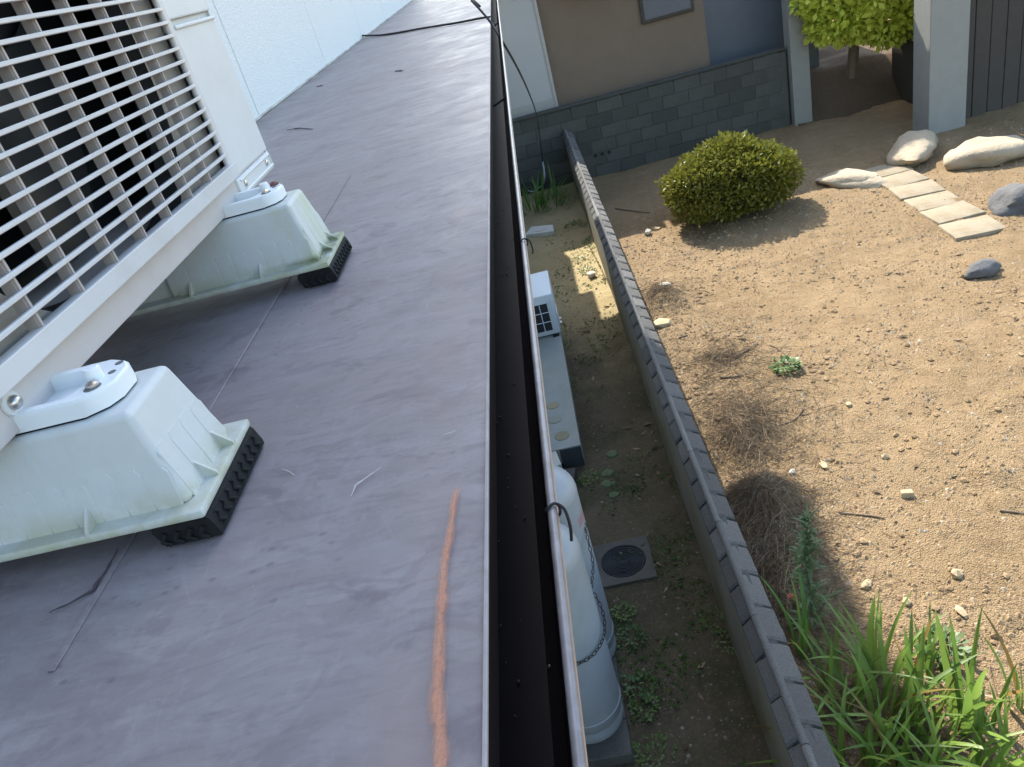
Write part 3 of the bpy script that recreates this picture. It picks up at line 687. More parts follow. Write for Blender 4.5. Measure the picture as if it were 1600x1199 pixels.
# ------------------------------------------------------------------ things in the alley
bench = thing('concrete_platform', 'long low concrete platform under the lower outdoor unit, marked with round stains', 'platform', (-.42, 6, 0))
part('platform_top', MB().bbox((-.62, 4.83, .06), (-.202, 7.42, .20), .006, 2), M['bench'], bench, True)
part('platform_end', MB().bbox((-.37, 4.822, -.02), (-.206, 4.832, .192), .003, 1), M['bench_end'], bench)
for (x, y, r, m_) in ((-.375, 5.47, .055, 'stain'), (-.372, 5.25, .055, 'stain2'), (-.335, 5.00, .062, 'stain')):
    part('stain', MB().lathe([(r, 0), (r * .96, .004), (r * .8, .004), (0, .0042)], (x, y, .2005), 28), M[m_], bench)
u2 = thing('outdoor_unit', 'small white outdoor unit on the concrete platform down in the alley', 'air conditioner', (-.4, 7, .2))
za, zb2 = .215, H - 2.957
part('casing', MB().bbox((-.60, 6.735, za), (-.196, 7.34, zb2), .012, 2), M['ac'], u2, True)
part('side_cover', MB().bbox((-.188 - .008, 6.76, za + .03), (-.186, 6.98, za + .2), .004, 1), M['ac'], u2, True)
for k in range(2): part('valve', MB().tube([(-.19, 6.80 + .09 * k, za + .08), (-.165, 6.80 + .09 * k, za + .08)], .014, 8), M['steel'], u2)
part('grille_recess', MB().box((-.58, 6.729, za + .05), (-.262, 6.734, zb2 - .085)), M['ac_dark'], u2)
for k in range(5): part('grille_bar', MB().bbox((-.58 + .0795 * k - .004, 6.720, za + .05), (-.58 + .0795 * k + .004, 6.728, zb2 - .085), .002, 1), M['ac'], u2)
for k in range(4): part('grille_bar', MB().bbox((-.58, 6.7205, za + .05 + k * .1 - .004), (-.262, 6.7275, za + .05 + k * .1 + .004), .002, 1), M['ac'], u2)
for x in (-.54, -.25): part('foot', MB().bbox((x - .03, 6.70, .2005), (x + .03, 7.37, .2145), .003, 1), M['rubber'], u2)
def conc_block(x, y, s, label, m_, rot):
    o = solo('concrete_block', MB().bbox((-s[0] / 2, -s[1] / 2, 0), (s[0] / 2, s[1] / 2, s[2]), .008, 2), M[m_], label, 'block', smooth=True)
    o.location = (x, y, 0); o.rotation_euler = (0, 0, rot)
conc_block(-.415, 4.70, (.07, .19, .22), 'pale upright concrete block beside the end of the platform', 'slab', .15)
conc_block(-.355, 4.63, (.13, .16, .10), 'brownish flat block in front of the platform end', 'frame', -.2)
conc_block(-.37, 4.40, (.14, .15, .08), 'dark block on the ground behind the rear gas cylinder', 'bench_end', .1)
def cylinder(yc, label, xc, lettering):
    t = thing('gas_cylinder', label, 'gas cylinder', (xc, yc, .075), 'grey gas cylinders under the gutter')
    r, z0, hs = .184, .075, 1.13
    prof = [(r * .93, .0), (r * .97, .010), (r * .97, .045), (r * .90, .075)]
    part('foot_ring', MB().lathe(prof, (xc, yc, z0), 40), M['gas'], t, True)
    body = [(r * .55, .045), (r * .86, .055), (r * .97, .085), (r, .13), (r * 1.006, .133), (r * 1.012, .15), (r * .985, .154), (r, .162), (r, .60), (r * 1.004, .602), (r * 1.004, .615), (r, .617), (r, hs), (r * 1.006, hs + .003), (r * 1.006, hs + .017), (r, hs + .02)]
    body += [(r * math.cos(a * math.pi / 24), hs + .02 + .125 * math.sin(a * math.pi / 24)) for a in range(1, 10)] + [(r * .34, hs + .143)]
    part('tank', MB().lathe(body, (xc, yc, z0), 48), M['gas'], t, 50)
    zt_ = z0 + hs + .14
    part('neck_ring', MB().lathe([(.072, 0), (.074, .02), (.072, .075), (.066, .078), (.064, .02)], (xc, yc, zt_ - .004), 28), M['gas'], t, True)
    part('valve', MB().lathe([(.022, 0), (.022, .04), (.03, .042), (.03, .06), (.012, .065)], (xc, yc, zt_ + .001), 14), M['steel'], t, True)
    # red lettering strokes painted round the shoulder, too worn to read
    if lettering:
        lt = MB()
        for k in range(5):
            for a0, a1, z_0, z_1 in ((0, .010, 0, .05), (.018, .05, .04, .05), (.018, .05, .0, .010), (.05, .06, .0, .05)):
                b0, b1 = -.55 + .11 * k + a0, -.55 + .11 * k + a1
                lt.add([(xc + (r + .0008) * math.cos(b), yc + (r + .0008) * math.sin(b), z0 + hs - .16 + z) for b, z in ((b0, z_0), (b1, z_0), (b1, z_1), (b0, z_1))], [(0, 1, 2, 3)])
        part('red_lettering', lt, M['red'], t)
    return t
CXg = -.395
pad_ = thing('cylinder_plinth', 'low concrete plinth blocks carrying the two gas cylinders', 'plinth', (CXg, 2.8, 0))
for y in (2.44, 2.64, 2.84, 3.04, 3.24): part('plinth_block', MB().bbox((-.60, y - .098, -.02), (-.225, y + .098, .0745), .006, 1), M['frame'], pad_, True)
cylinder(2.60, 'nearer grey gas cylinder, crossed by the rusty chain', CXg - .012, False)
cylinder(3.03, 'rear grey gas cylinder with red lettering, behind the nearer one', CXg + .012, True)
# chain hung round the front of the cylinders
ch = thing('chain', 'thin rusty chain slung round the two gas cylinders', 'chain', (-.21, 2.7, .7))
cz = .72; rr = .192
cp = []
for k in range(40):
    a = 1.15 - 3.1 * k / 39; cp.append(Vector((CXg + rr * math.cos(a), 2.60 + rr * math.sin(a), cz + .26 * ((k / 39 - .78) ** 2) * 1.5 - .02)))
cp = [Vector((CXg + .19, 3.00, cz + .30)), Vector((CXg + .192, 2.9, cz + .24)), Vector((CXg + .192, 2.8, cz + .19))] + cp[7:]
Ls = smooth_path(cp, 8); acc = 0; last = Ls[0]; i = 0
lk = MB().tube([(.014 * math.cos(2 * math.pi * q / 12), .0075 * math.sin(2 * math.pi * q / 12), 0) for q in range(13)], .0024, 5).mesh('link', M['chain'], True)
for p, q in zip(Ls[:-1], Ls[1:]):
    acc += (q - p).length
    if acc > .0215:
        acc = 0; o = link('link', lk, ch, p - Vector(ch.location)); dr = (q - p).normalized(); o.rotation_mode = 'QUATERNION'
        from mathutils import Quaternion
        o.rotation_quaternion = dr.to_track_quat('X', 'Z') @ Quaternion((1, 0, 0), (math.pi / 2) * (i % 2) + .4); i += 1
# manhole
mc = (at(925, 855, G) + at(1028, 905, G)) / 2; mx_, my = mc.x, mc.y
mh = thing('manhole', 'square concrete manhole frame with round ribbed iron cover in the alley soil', 'manhole', (mx_, my, 0))
fr = MB(); nn = 48; hs_ = .185; R = .147; V = []; Fq = []
for j in range(nn):
    a = 2 * math.pi * j / nn; c, s = math.cos(a), math.sin(a); k = hs_ / max(abs(c), abs(s))
    V += [(mx_ + R * c, my + R * s, .012), (mx_ + k * c, my + k * s * 1.04, .013), (mx_ + k * c * 1.01, my + k * s * 1.05, -.05), (mx_ + R * c, my + R * s, .0)]
for j in range(nn):
    a, b = 4 * j, 4 * ((j + 1) % nn); Fq += [(a, a + 1, b + 1, b), (a + 1, a + 2, b + 2, b + 1), (a, b, b + 3, a + 3)]
part('frame', fr.add(V, Fq), M['frame'], mh, 30)
pr_ = []
for k in range(7):
    r0 = .142 - k * .0185; pr_ += [(r0, .026), (r0, .0315), (r0 - .009, .0315), (r0 - .009, .0265)]
cov = part('cover', MB().lathe([(.142, .002)] + pr_ + [(.012, .0265)], (mx_, my, -.018), 48), M['iron'], mh, 30)
for s in (-1, 1): part('lifting_slot', MB().bbox((mx_ - .028 + s * .025, my + s * .092 - .011, .012), (mx_ + .028 + s * .025, my + s * .092 + .011, .0150), .002, 1), M['rubber'], cov)
# mossy rounds on the path
for k, (px, py, r, lab) in enumerate(((957, 711, .045, 'ring-shaped pale moss patch on the alley soil, farthest of the four'), (949, 741, .048, 'round pale moss patch on the alley soil, second farthest'),
                                  (951, 757, .05, 'notched pale moss patch on the alley soil, broadest of the four'), (960, 775, .036, 'small pale moss patch on the alley soil, nearest the manhole'))):
    p = at(px, py, G); m = MB(); ring = 18; V = [(p.x, p.y, .02 + (.012 if k else .004))]
    for rr_ in (.5, .85, 1.0):
        for j in range(ring):
            a = 2 * math.pi * j / ring; q = r * rr_ * (1 + .28 * nz(math.cos(a) + k * 3, math.sin(a), 1.4, k))
            if k == 2 and abs(a - .5) < .3: q *= .45
            V.append((p.x + q * math.cos(a) * 1.15, p.y + q * math.sin(a), alley_z(p.x, p.y) + (.014, .011, -.004)[(.5, .85, 1.0).index(rr_)]))
    Fq = [(0, 1 + j, 1 + (j + 1) % ring) for j in range(ring)] + [(1 + l * ring + j, 1 + l * ring + (j + 1) % ring, 1 + (l + 1) * ring + (j + 1) % ring, 1 + (l + 1) * ring + j) for l in (0, 1) for j in range(ring)]
    solo('moss_patch', m.add(V, Fq), M['moss'], lab, 'moss', 'moss rounds on the alley soil', True)
ps = [at(x, y, 3.55) for x, y in ((820, 368), (866, 362), (864, 352), (830, 355))]
sl = thing('paving_slab', 'pale stone slab lying at the sunny far part of the alley', 'slab', (ps[0].x, ps[0].y, 0))
part('slab_body', MB().hexa([(p.x, p.y, -.02) for p in ps], [(p.x, p.y, .055) for p in ps], .008, 2), M['slab'], sl, True)
c_ = (ps[0] + ps[1] + ps[2] + ps[3]) / 4
part('round_lid', MB().lathe([(.09, 0), (.088, .008), (0, .009)], (c_.x, c_.y, .0552), 24), M['stone_white'], sl, True)

# ------------------------------------------------------------------ pebbles, straw, twigs, stones
rnd = random.Random(3)
m = MB()
pent = [(1, 0, 0), (.3, .95, 0), (-.8, .6, 0), (-.8, -.6, 0), (.3, -.95, 0), (.1, .1, .75), (0, 0, -.5)]
pf_ = [(0, 1, 5), (1, 2, 5), (2, 3, 5), (3, 4, 5), (4, 0, 5)]
def peb(m, x, y, z, r):
    a = rnd.random() * 6.3; c, s = math.cos(a) * r, math.sin(a) * r; e = rnd.uniform(.6, 1.1)
    m.add([(x + c * u - s * v * e, y + s * u + c * v * e, z + w * r * rnd.uniform(.7, 1.2)) for u, v, w in pent[:6]], pf_)
cnt = 0
while cnt < 60000:
    x = .55 + 5.5 * rnd.random() ** 1.35; y = 1.6 + 8.5 * rnd.random() ** 1.4
    if nz(x, y, 1.7, 40) < rnd.uniform(-.7, .5): continue
    peb(m, x, y, lot_z(x, y) - .001, .0035 + .017 * rnd.random() ** 7 + .0045 * rnd.random()); cnt += 1
mc_ = MB(); q_ = 0
while q_ < 2600:
    x = .58 + 4.6 * rnd.random() ** 1.5; y = 1.7 + 7.5 * rnd.random() ** 1.3
    if nz(x, y, 2.1, 90) < rnd.uniform(-.15, .55): continue
    mc_.rock((x, y, lot_z(x, y) + .002), .006 + .024 * rnd.random() ** 4, q_, (1, .85, .7), 1); q_ += 1
stuff('soil_crumbs', mc_, M['crumb'], 'crumbled clods of tan soil scattered on the lot', 'clods')
stuff('pebbles', m, M['pebble'], 'small tan pebbles strewn over the dry bare lot', 'pebbles')
m = MB()
for k in range(2600):
    x = rnd.uniform(-.2, .41); y = 1.6 + 9.5 * rnd.random() ** 1.5; peb(m, x, y, alley_z(x, y), .003 + .010 * rnd.random() ** 5)
stuff('alley_pebbles', m, M['alleypeb'], 'small grey and white pebbles on the alley soil', 'pebbles')
def straw(m, x, y, z, L, w, lift, a=None):
    a = rnd.random() * 6.3 if a is None else a; b = rnd.uniform(-.9, .9); n = 3; P = []
    px, py = x, y
    zb_ = z - lot_z(x, y); sl = rnd.uniform(-.03, .03)
    for i in range(n + 1):
        t = i / n; P.append((px, py, lot_z(px, py) + zb_ * (1 - .5 * t) + sl * t * (L / .15) + lift * math.sin(math.pi * t) + .002)); px += L / n * math.cos(a + b * t); py += L / n * math.sin(a + b * t)
    V = []
    q = Vector((-math.sin(a), math.cos(a), rnd.uniform(-.5, .5))) * w
    for p in P: V += [(p[0] - q.x, p[1] - q.y, p[2] - q.z), (p[0] + q.x, p[1] + q.y, p[2] + q.z), (p[0], p[1], p[2] + w * 1.2)]
    f = []
    for i in range(n): f += [(3 * i, 3 * i + 2, 3 * i + 5, 3 * i + 3), (3 * i + 2, 3 * i + 1, 3 * i + 4, 3 * i + 5)]
    m.add(V, f)
m = MB()
for hx, hy, hr, hh, n in ((hp[0].x, hp[0].y, .36, 1, 2300), (hp[1].x, hp[1].y, .36, 1, 1700), (hp[2].x, hp[2].y, .34, 1, 1100), (hp[4].x, hp[4].y, .42, 1, 900), (hp[4].x + .1, hp[4].y + .3, .8, 1, 1500), (hp[4].x + .15, hp[4].y + 1.2, .7, 1, 700), (hp[3].x, hp[3].y, .5, 1, 500), (1.05, 2.2, .6, 1, 900)):
    for k in range(n):
        r = hr * abs(rnd.gauss(0, .5)); a = rnd.random() * 6.3; x = hx + r * math.cos(a); y = hy + r * math.sin(a) * 1.25
        if x < .55: continue
        straw(m, x, y, lot_z(x, y) + rnd.random() * .03, rnd.uniform(.05, .26), rnd.uniform(.0007, .0019), rnd.uniform(0, .035))
stuff('hay', m, M['straw'], 'heap of dry brown hay beside the garden wall, half in shade', 'hay')
m = MB()
for k in range(5200):
    x = .58 + 4.2 * rnd.random() ** 2.0; y = 1.7 + 7 * rnd.random() ** 1.4
    straw(m, x, y, lot_z(x, y), rnd.uniform(.02, .11), rnd.uniform(.0006, .0015), rnd.uniform(0, .01))
stuff('straw_litter', m, M['straw'], 'loose dry straw and stalk bits littering the bare lot', 'litter')
m = MB()
for k in range(150):
    if k % 3: x = .6 + 3.2 * rnd.random() ** 1.6; y = 1.9 + 6 * rnd.random(); z = lot_z(x, y)
    else: x = rnd.uniform(-.15, .40); y = 1.8 + 7 * rnd.random(); z = alley_z(x, y)
    a = rnd.random() * 6.3; L = rnd.uniform(.018, .045); c_, s_ = math.cos(a) * L, math.sin(a) * L; t1, t2 = rnd.uniform(0, .4) * L, rnd.uniform(0, .4) * L
    m.add([(x - c_, y - s_, z + .003), (x + .35 * s_, y - .35 * c_, z + .003 + t1), (x + c_, y + s_, z + .004 + t2), (x - .35 * s_, y + .35 * c_, z + .003 + t1), (x, y, z + .002)], [(0, 1, 4), (1, 2, 4), (2, 3, 4), (3, 0, 4)])
stuff('dry_leaves', m, M['straw'], 'scattered small dry brown leaves on the soil', 'leaf litter')
def twig(pix, r, label):
    P = [at(x, y, G) for x, y in pix]; Q = smooth_path([(p.x, p.y, lot_z(p.x, p.y) + r * .9) for p in P], 5)
    for q in Q: q.x += .006 * nz(q.y, q.x, 9); q.z += .004 * nz(q.x, q.y, 14)
    solo('twig', MB().tube(Q, [r * (1 - .5 * i / len(Q)) for i in range(len(Q))], 6), M['twig'], label, 'twig', 'dry twigs on the bare lot', True)
twig([(1132, 572), (1155, 557), (1170, 548), (1184, 536)], .010, 'forked brown twig on the lot, left of the green tuft')
twig([(1202, 540), (1214, 545), (1226, 553)], .006, 'short curved twig above the green tuft on the lot')
twig([(1312, 804), (1345, 807), (1382, 811)], .007, 'thin straight twig below the squarish tan stone')
twig([(1562, 803), (1585, 804), (1612, 807)], .007, 'thin dark twig cut by the right edge of the photo')
twig([(1125, 594), (1145, 592), (1162, 588)], .009, 'pale thick stick lying near the coping, below the forked twig')
twig([(1061, 531), (1068, 528), (1075, 526)], .008, 'stubby dark stick beside the coping at mid height')
twig([(1213, 668), (1240, 658), (1256, 640)], .007, 'slanting twig below the green tuft')
twig([(962, 328), (985, 331), (1015, 334)], .012, 'long dark stick in the shade at the far end of the lot')
def stone(px, py, r, label, m_, sq=(1, .8, .7), sub=1, cat='stone'):
    p = at(px, py, G); z = lot_z(p.x, p.y); o = solo('stone', MB().rock((0, 0, 0), r, int(px), sq, sub), M[m_], label, cat, 'stones on the bare lot', 12)
    o.location = (p.x, p.y, z + r * sq[2] * .45)
# the squarish stone
p = at(1417, 776, G); o = solo('stone', MB().hexa([(-.042, -.022, 0), (.042, -.026, 0), (.044, .022, 0), (-.040, .026, 0)], [(-.036, -.018, .05), (.038, -.020, .043), (.036, .020, .048), (-.036, .020, .052)], .007, 2), M['stone'], 'squarish tan stone alone in the middle of the lot', 'stone', 'stones on the bare lot', True)
o.location = (p.x, p.y, lot_z(p.x, p.y) - .006); o.rotation_euler = (0, 0, -.1)
stone(1495, 903, .036, 'pale angular stone right of the tall weed', 'stone', (1, .85, .8))
stone(1042, 458, .060, 'pale grey stone in the dug soil beside the coping', 'stone_white', (1.3, .7, .6))
stone(1012, 364, .060, 'small white stone at the edge of the far shadow', 'stone_white')
stone(1024, 357, .055, 'flat tan stone behind the white one at the shadow edge', 'stone', (1.4, .8, .5))
stone(1502, 961, .035, 'grey-tan stone above the right iris clump', 'stone', (1.4, .7, .5))
stone(1355, 915, .035, 'flat cream stone near the tip of the tall weed', 'stone', (1.3, .9, .5))
stone(1238, 741, .030, 'small grey stone above the hay heap', 'stone_white')
stone(1287, 731, .034, 'flat pale stone right above the hay shadow', 'stone', (1.5, .8, .5))
stone(1383, 716, .032, 'rounded tan stone at the upper middle of the lot', 'stone')
stone(1035, 510, .085, 'low tan clod of soil close to the coping', 'stone', (1.3, .9, .6))
stone(1326, 633, .03, 'small tan stone below the green tuft', 'stone')
stone(1417, 944, .03, 'small dark-edged stone in front of the iris leaves', 'stone')
p = at(925, 433, G); o = solo('stone', MB().rock((0, 0, 0), .06, 5, (1, .8, .7), 2), M['stone_white'], 'white stone in the sunlit patch of the alley', 'stone', smooth=45); o.location = (p.x, p.y, .03)
p = at(1238, 957, G); o = solo('fruit', MB().lathe([(0, -.02), (.012, -.017), (.02, -.006), (.021, .004), (.015, .015), (.004, .018), (0, .016)], (0, 0, 0), 16), M['berry'], 'small orange-red fruit lying in the shaded hay', 'fruit', smooth=True)
o.location = (p.x, p.y, lot_z(p.x, p.y) + .03)

# ------------------------------------------------------------------ plants
def blade_mesh(L, w, bend, mat, curl=0):
    n = 7; V = []; f = []
    for i in range(n + 1):
        t = i / n; ww = w * (1 - t) ** .55 * (.55 + .45 * min(1, t * 5)) if t < 1 else 0
        x = bend * L * t ** 2.2; z = L * (t - .28 * abs(bend) * t ** 3); y = curl * L * t * t
        V += [(x, y - ww, z), (x + ww * .35, y, z), (x, y + ww, z)]
    for i in range(n):
        for j in (0, 1): f.append((3 * i + j, 3 * i + j + 1, 3 * i + j + 4, 3 * i + j + 3))
    return MB().add(V, f).mesh('leaf', mat, 180)
BL = [blade_mesh(1, w, b, M['iris'], c) for w, b, c in ((.040, .08, 0), (.034, .18, .05), (.042, .30, -.07), (.036, .5, .08), (.030, .85, .02), (.044, .12, -.05), (.028, .4, -.12))]
BY = [blade_mesh(1, .030, .45, M['iris_yel'], .05), blade_mesh(1, .026, .8, M['iris_yel'], -.05)]
BD = [blade_mesh(1, w, b, M['iris_dark'], c) for w, b, c in ((.03, .35, 0), (.028, .6, .04), (.03, .85, -.05), (.026, .2, .05))]
def clump(name, label, x, y, n, rad, L, meshes, group, z=None, tilt=.38, lean=(0, 0), yel=.1, seed=0):
    r_ = random.Random(seed); z = lot_z(x, y) if z is None else z
    t = thing(name, label, 'plant', (x, y, z), group)
    for k in range(int(n * .8)):
        a = r_.random() * 6.3; q = rad * math.sqrt(r_.random()); l = L * r_.uniform(.55, 1.1)
        me = r_.choice(BY) if r_.random() < yel else r_.choice(meshes)
        o = link('leaf', me, t, (q * math.cos(a) * 1.0, q * math.sin(a), -.01))
        az_ = a + r_.uniform(-.9, .9); ti = r_.uniform(.02, tilt) * (.35 + q / rad)
        R_ = Matrix.Rotation(az_, 4, 'Z') @ Matrix.Rotation(ti, 4, 'Y') @ Matrix.Rotation(r_.uniform(-.5, .5), 4, 'Z')
        R_ = Matrix.Rotation(lean[0], 4, 'Y') @ Matrix.Rotation(lean[1], 4, 'X') @ R_
        o.rotation_euler = R_.to_euler(); o.scale = (l, l * r_.uniform(.8, 1.25), l)
    return t
gi = 'iris clumps at the lower right'
def irisat(px, py, *a, **k):
    p = at(px, py, G); return clump('iris', a[0], p.x, p.y, *a[1:], **k)
irisat(1372, 1130, 'dense bright green iris clump in the middle of the bed', 40, .15, .50, BL, gi, seed=1)
irisat(1440, 1150, 'darker green iris clump just right of the bed centre', 36, .13, .52, BL, gi, seed=2)
irisat(1330, 1215, 'iris clump beside the coping at the bottom edge', 30, .12, .46, BL, gi, seed=3)
irisat(1410, 1250, 'iris clump cut by the bottom edge of the photo', 40, .17, .5, BL, gi, seed=4)
irisat(1520, 1130, 'tall sparse iris with upright blades at the right', 17, .10, .62, [BL[0], BL[1], BL[5]], gi, seed=5, tilt=.2, yel=.25)
irisat(1580, 1215, 'lime iris leaves arching in the bottom right corner', 30, .14, .46, BL, gi, seed=6, tilt=.6)
irisat(1600, 1110, 'iris with upright blades cut by the right edge', 12, .08, .60, [BL[0], BL[1]], gi, seed=7, tilt=.2, yel=.2)
irisat(1500, 1250, 'iris clump at the bottom between the bed and the corner leaves', 30, .15, .48, BL, gi, seed=8)
irisat(1305, 1130, 'few iris leaves leaning over the coping edge', 9, .06, .42, BL, gi, seed=9, tilt=.4)
irisat(1310, 1080, 'loose iris clump at the hay edge, left of the bed', 18, .10, .46, BL, gi, seed=11)
irisat(1455, 1075, 'iris clump at the back of the bed near the ferny weed', 20, .11, .42, BL, gi, seed=12)
irisat(1375, 1060, 'iris clump with fine upright blades at the back of the bed', 22, .11, .46, BL, gi, seed=13, tilt=.3)
irisat(1258, 1030, 'long dark iris leaves rising through the hay below the tall weed', 9, .04, .58, [BD[0], BD[3], BL[1]], gi, seed=10, tilt=.3, lean=(.25, -.1), yel=.2)
p = at(842, 322, G)
clump('iris', 'dark green iris clump in the shade at the far end of the alley', p.x, p.y, 60, .34, .62, BD, 'iris clumps at the alley end', z=0, tilt=.8, yel=0, seed=20)
p = at(875, 318, G)
clump('iris', 'low dark iris growth beside the foot of the garden wall', p.x, p.y, 40, .25, .32, BD, 'iris clumps at the alley end', z=0, tilt=1.0, yel=0, seed=21)
# tall feathery weed
pw = at(1268, 1005, G); tz = lot_z(pw.x, pw.y)
tw = thing('tall_weed', 'tall feathery blue-green weed standing in the hay by the wall', 'plant', (pw.x, pw.y, tz))
stem = smooth_path([(pw.x, pw.y, tz), (pw.x + .035, pw.y + .06, tz + .22), (pw.x + .05, pw.y + .15, tz + .45), (pw.x + .09, pw.y + .19, tz + .68)], 8)
part('stem', MB().tube(stem, [.006 * (1 - .7 * i / len(stem)) for i in range(len(stem))], 6), M['weed_blue'], tw)
m = MB()
for k in range(190):
    t = .10 + .90 * rnd.random() ** .8; c = stem[min(len(stem) - 1, int(t * (len(stem) - 1)))]; a = rnd.random() * 6.3
    L = (.20 - .10 * t) * rnd.uniform(.55, 1.3); w = .0074 * rnd.uniform(.6, 1.2); up = rnd.uniform(.4, 1.5) + .6 * t; dro = rnd.uniform(.1, .7) * L
    d = Vector((math.cos(a), math.sin(a), up)).normalized(); q = Vector((-math.sin(a), math.cos(a), rnd.uniform(-.4, .4))) * w; V = []
    for u, ww in ((0, .35), (.35, 1), (.7, .75)):
        b = c + d * L * u - Vector((0, 0, dro * u * u)); V += [b - q * ww, b + q * ww]
    V.append(c + d * L - Vector((0, 0, dro)))
    m.add(V, [(0, 1, 3, 2), (2, 3, 5, 4), (4, 5, 6)])
stuff('foliage', m, M['weed_blue'], parent=tw)
def weed(p, z, n, rad, leaf_, label, group, mat='weed', hgt=.05):
    m = MB(); t = thing('weed', label, 'weed', (p.x, p.y, z), group)
    for k in range(n):
        a = rnd.random() * 6.3; q = rad * math.sqrt(rnd.random()); c = Vector((p.x + q * math.cos(a), p.y + q * math.sin(a), z + rnd.random() * hgt)); L = leaf_ * rnd.uniform(.6, 1.3)
        d = Vector((math.cos(a + rnd.uniform(-1, 1)), math.sin(a + rnd.uniform(-1, 1)), rnd.uniform(-.1, .7))).normalized() * L; s = d.cross(Vector((0, 0, 1))).normalized() * L * .28
        m.add([c, c + d * .5 + s, c + d, c + d * .5 - s], [(0, 1, 2, 3)])
    o = stuff('foliage', m, M[mat], parent=t)
    part('stem', MB().tube([(p.x, p.y, z - .01), (p.x, p.y, z + hgt * .6)], .003, 5), M[mat], t)
p = at(1227, 577, G); weed(p, lot_z(p.x, p.y), 170, .10, .045, 'small green tuft alone on the bare lot', 'weeds', 'weed', .06)
p = at(1472, 1022, G); weed(p, lot_z(p.x, p.y), 120, .10, .05, 'pale green ferny weed behind the iris bed', 'weeds', 'weed', .08)
for k, (px, py, n, r, l, lab) in enumerate((
    (985, 1000, 120, .08, .045, 'green weed beside the foot of the nearer gas cylinder'), (997, 1080, 150, .09, .05, 'leafy weed at the foot of the plinth near the bottom'),
    (975, 960, 110, .06, .04, 'weed beside the foot of the rear gas cylinder'), (1010, 1110, 80, .07, .05, 'loose weed in the alley near the bottom edge'),
    (1025, 1180, 90, .09, .045, 'low weed at the very bottom of the alley'), (922, 752, 70, .07, .045, 'small weed left of the moss rounds'),
    (903, 757, 60, .05, .04, 'small weed by the dark block'), (1000, 720, 50, .09, .035, 'faint weed between moss rounds and wall foot'),
    (1120, 975, 90, .08, .045, 'weed at the wall foot beside the manhole'), (1140, 1010, 60, .07, .04, 'dark weed at the wall foot, nearer one'),
    (900, 355, 90, .13, .07, 'weed on the shadow edge at the far wall foot'), (922, 378, 70, .10, .06, 'sunlit weed against the lit wall foot'),
    (905, 408, 40, .07, .06, 'tiny bright weed in the sunlit alley patch'), (916, 425, 60, .09, .06, 'weed beside the white alley stone'),
    (884, 540, 60, .06, .05, 'weed at the corner of the concrete platform'), (895, 600, 50, .05, .045, 'weed along the platform edge'), (1068, 760, 60, .08, .045, 'weed in shade at the wall foot above the manhole'))):
    p = at(px, py, G); weed(p, alley_z(p.x, p.y), int(n * 1.1), r * 1.1, l * .5, lab, 'weeds', 'weed', .035)
# ground cover of moss-green specks along the alley
m = MB()
for k in range(2600):
    x = rnd.uniform(-.2, .40); y = 1.6 + 8.5 * rnd.random() ** 1.4
    if nz(x, y, 1.9, 70) < .05: continue
    z = alley_z(x, y); a = rnd.random() * 6.3; L = rnd.uniform(.012, .03)
    m.add([(x, y, z), (x + L * math.cos(a) - .3 * L * math.sin(a), y + L * math.sin(a) + .3 * L * math.cos(a), z + L * .5), (x + 1.6 * L * math.cos(a), y + 1.6 * L * math.sin(a), z + L * .4), (x + L * math.cos(a) + .3 * L * math.sin(a), y + L * math.sin(a) - .3 * L * math.cos(a), z + L * .5)], [(0, 1, 2, 3)])
stuff('ground_cover', m, M['weed'], 'tiny green sprouts spread over the alley soil', 'ground cover')

# ------------------------------------------------------------------ the far side
FY = 12.3
fw = thing('block_wall', 'dark weathered concrete block wall closing the far end of the alley and lot', 'wall', (1, FY, 0))
part('wall_core', MB().box((-1.6, FY + .012, -.1), (3.90, FY + .11, 1.13)), M['farblock'], fw)
bvar = [MB().bbox((.004, 0, .004), (.394, .05, .190), .005, 1).mesh('concrete_block', M['farblock']) for _ in range(1)]
for r_ in range(6):
    for k in range(14):
        x = -1.6 + k * .4 - (.2 if r_ % 2 else 0)
        if x + .39 > 3.92: continue
        o = link('concrete_block', bvar[0], fw, Vector((x, FY + random.uniform(0, .003), r_ * .194 - .02)) - Vector(fw.location))
part('wall_cap', MB().bbox((-1.6, FY - .015, 1.146), (3.90, FY + .125, 1.185), .006, 1), M['farblock'], fw)
for k in range(3): part('vent_hole', MB().tube([(.84 + k * .11, FY - .002, .33), (.84 + k * .11, FY + .01, .33)], .03, 10), M['black'], fw)
po = solo('wall_post', MB().bbox((3.93, FY - .12, -.05), (4.20, FY + .16, 2.6), .012, 2), M['gate'], 'pale square post at the right end of the dark block wall', 'post', smooth=True)
nh = thing('neighbour_house', 'pale grey sided house rising behind the far end of the alley', 'house', (-1.5, 15, 0))
part('wall', MB().box((-6, 12.75, -.1), (.42, 18, 3.05)), M['siding'], nh)
part('corner_trim', MB().box((.405, 12.73, -.1), (.45, 12.80, 3.05)), M['trim'], nh)
part('base_trim', MB().box((-6, 12.73, 1.05), (.40, 12.748, 1.27)), M['trim'], nh)
part('roof', MB().box((-6.3, 12.45, 3.051), (.65, 18.3, 3.2)), M['greyroof'], nh)
bh = thing('brown_house', 'brown sided house with a dull red awning standing behind the dark block wall', 'house', (2.2, 15, 0))
part('wall', MB().box((.452, 12.85, -.1), (2.9, 18, 3.4)), M['brown'], bh)
part('wing', MB().box((2.905, 13.2, -.1), (4.7, 18, 3.6)), M['blue'], bh)
part('roof', MB().box((.67, 12.7, 3.401), (2.9, 18.2, 3.5)), M['greyroof'], bh)
part('wing_roof', MB().box((2.905, 12.9, 3.601), (4.9, 18.2, 3.7)), M['greyroof'], bh)
